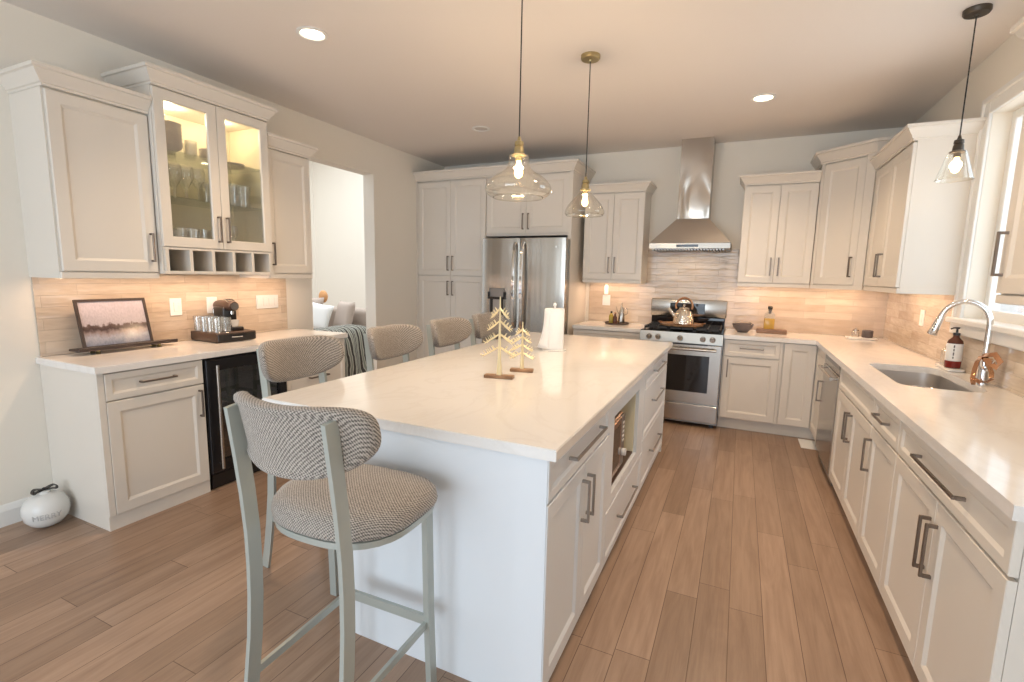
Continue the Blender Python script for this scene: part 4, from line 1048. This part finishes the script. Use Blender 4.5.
# copper ribbon strips imitating warm reflections on the faucet base
t = thing('copper_ribbon', 'shiny copper-coloured ribbon bow hanging around the faucet base', 'ribbon', (FXx, FYy, .9145))
def rib(pts, w2=.020):
    b = MB().tube(pts, (w2, .003), up=(.5, -.5, .3)); return b
rib([(-.026+.0, -.026, .145), (-.045, -.045, .115), (-.058, -.065, .075), (-.066, -.080, .035), (-.060, -.085, .002)]).done('tail', 'copper', t, ang=60)
rib([(-.02, -.03, .145), (-.008, -.062, .115), (.006, -.080, .07), (.004, -.090, .045)]).done('tail', 'copper', t, ang=60)
rib([(-.022, -.028, .15), (.010, -.075, .165), (.022, -.11, .13), (.012, -.115, .10), (-.005, -.07, .12), (-.02, -.03, .148)], .026).done('loop', 'copper', t, ang=60)
rib([(-.06, -.07, .03), (-.035, -.08, .018), (-.01, -.085, .02), (.012, -.080, .04)], .024).done('loop', 'copper', t, ang=60)
MB().tube([(.0245*math.cos(a*PI/8), .0245*math.sin(a*PI/8), .132) for a in range(16)], (.004, .012), up=(0, 0, 1), ring=True).done('band', 'copper', t, ang=60)

# soap on a white dish
SXx, SYy = 1.192, 3.79
t = thing('soap_dish', 'pale rectangular tray under the pump bottle behind the sink', 'tray', (SXx-.001, SYy, .9145), 0)
MB().prism(rrect(-.040, .040, -.12, .12, .02), .003, .014).prism(rrect(-.032, .032, -.105, .105, .02), 0, .0029).done('tray', 'white', t)
t = thing('soap_dispenser', 'amber pump soap bottle with large white label beside the faucet', 'soap bottle', (SXx-.004, SYy-.045, .929))
MB().lathe([(.0, 0), (.036, .001), (.038, .008), (.038, .150), (.034, .166), (.016, .186), (.014, .198), (0, .198)], seg=28).done('bottle', 'amber', t)
MB().lathe([(.0386, .045), (.0388, .0455), (.0388, .148), (.0386, .1485)], seg=28, cap=False).done('label', 'white', t)
MB().lathe([(.0384, .008), (.0387, .009), (.0387, .0448)], seg=28, cap=False).done('lower_band', 'leatherred', t)
MB().lathe([(.017, .1985), (.017, .212), (.006, .214), (.005, .235), (.012, .237), (.012, .246), (0, .247)], seg=16).tube([(0, 0, .241), (-.02, -.012, .242), (-.036, -.022, .236)], .0045, 8).done('pump', 'black', t)
ink = mat('label_ink', (.12, .11, .11), .6)
for k_, (dz, h_) in enumerate(((.06, .012), (.078, .020), (.104, .014), (.124, .016))):
    MB().poly([[Vector((.0392*math.cos(a), .0392*math.sin(a), z)) for a in [math.radians(-115+q*3) for q in range(4)]] for z in (dz, dz+h_)], cap=False, closed=False).done('label_print', ink, t)
t = thing('clear_soap_bottle', 'clear round soap bottle standing left of the amber pump bottle', 'soap bottle', (SXx-.004, SYy+.05, .929))
MB().lathe([(.0, 0), (.030, .001), (.032, .01), (.032, .09), (.015, .11), (.013, .12)], seg=24, cap=False).done('bottle', 'glass', t)
MB().lathe([(.014, .1205), (.014, .132), (.004, .134), (.004, .150), (0, .151)], seg=14).done('pump', 'white', t)

# floor register
t = thing('floor_register', 'cream metal floor vent grille on the boards in front of the dishwasher', 'floor vent', (.645, 4.86, 0))
MB().box(-.072, .072, -.13, .13, .0005, .005, .002).done('plate', 'trim', t)
b = MB()
for i in range(9): y = -.112+i*.0255; b.box(-.05, .05, y, y+.010, .0052, .007)
b.done('louvres', 'trim', t, smooth=False)

# ---------------------------------------------------------------- sofa seen through the passage
t = thing('sofa', 'taupe sofa in the next room seen through the passage', 'sofa', (-4.55, 4.85, 0), math.radians(0))
MB().box(-1.9, 0, -.42, .62, .08, .42, .04, 3).done('seat_base', 'sofa', t)
MB().box(-1.9, -.02, .45, .68, .40, .90, .07, 4).done('backrest', 'sofa', t)
MB().box(-.16, .06, -.44, .68, .08, .66, .06, 4).done('arm', 'sofa', t)
MB().box(-1.0, -.18, -.40, .44, .42, .56, .05, 4).done('cushion', 'sofa', t)
MB().box(-1.84, -1.02, -.40, .44, .42, .56, .05, 4).done('cushion', 'sofa', t)
for x in (-1.8, -.06):
    MB().cyl((x, -.34, 0), (x, -.34, .08), .02).cyl((x, .4, 0), (x, .4, .08), .02).done('foot', 'black', t)
def cushion(label, m, loc, rot, s):
    b = MB(); n = 14; top = {}; V = {}
    for sd in (1, -1):
        for i in range(n+1):
            for j in range(n+1):
                u_, v2 = -1+2*i/n, -1+2*j/n
                hgt = .30*((1-u_**4)*(1-v2**4))**.5
                pinch = 1-.07*(1-u_*u_)*(abs(v2)) ; p2 = 1-.07*(1-v2*v2)*abs(u_)
                V[sd, i, j] = b.b.verts.new((u_*p2*s/2, sd*hgt*s*.5, v2*pinch*s/2))
        for i in range(n):
            for j in range(n): b.b.faces.new((V[sd, i, j], V[sd, i+1, j], V[sd, i+1, j+1], V[sd, i, j+1]))
    o = b.done('cushion', m, None, ang=80); o.location = loc; o.rotation_euler = rot
    return tag(o, label, 'cushion')
cushion('taupe square cushion at the arm end of the sofa in the next room', 'pillowt', (-4.96, 5.14, .80), (math.radians(-14), 0, math.radians(-20)), .44)
cushion('white furry cushion leaning in front of the taupe ones on the sofa', 'pilloww', (-5.22, 4.93, .80), (math.radians(-18), math.radians(8), math.radians(12)), .38)
cushion('taupe cushion at the left behind the white one on the sofa', 'pillowt', (-5.55, 5.08, .84), (math.radians(-14), 0, math.radians(8)), .44)
b = MB().blob((0, 0, 0), (.075, .05, .09), 16, 10); o = b.done('knit_toy', 'orange', None); o.location = (-5.42, 5.22, 1.06); tag(o, 'small orange knitted shape peeking above the sofa cushions', 'toy')
# striped throw over the arm
b = MB(); V = []; rnd = random.Random(5)
path = [(-.48, .66), (-.30, .70), (-.12, .725), (.04, .71), (.10, .64), (.13, .50), (.15, .36), (.16, .22), (.17, .10), (.19, .03)]
for i, (px, pz) in enumerate(path):
    row = []
    for j in range(25):
        q = j/24; y = -.50+q*.80+.03*math.sin(i*1.1+j*.4)
        d_ = .035*math.sin(j*.95+i*.35)*(.25+i/9)
        row.append(b.b.verts.new((px+d_*(1 if i > 3 else .2), y*(1-.15*max(0, i-4)/5), pz+(.012*math.sin(j*.9+i) if i <= 4 else 0)+(.04*q if i > 7 else 0))))
    V.append(row)
for i in range(len(V)-1):
    for j in range(24): b.b.faces.new((V[i][j], V[i][j+1], V[i+1][j+1], V[i+1][j]))
o = b.done('throw_blanket', 'throw', None, ang=80, sub=1); o.location = (-4.55, 4.80, 0); md_ = o.modifiers.new('th', 'SOLIDIFY'); md_.thickness = .008
tag(o, 'black and cream striped throw draped over the sofa arm in the next room', 'blanket')

for o in bpy.data.objects:
    if o.name.endswith('_tmp'): bpy.data.objects.remove(o)
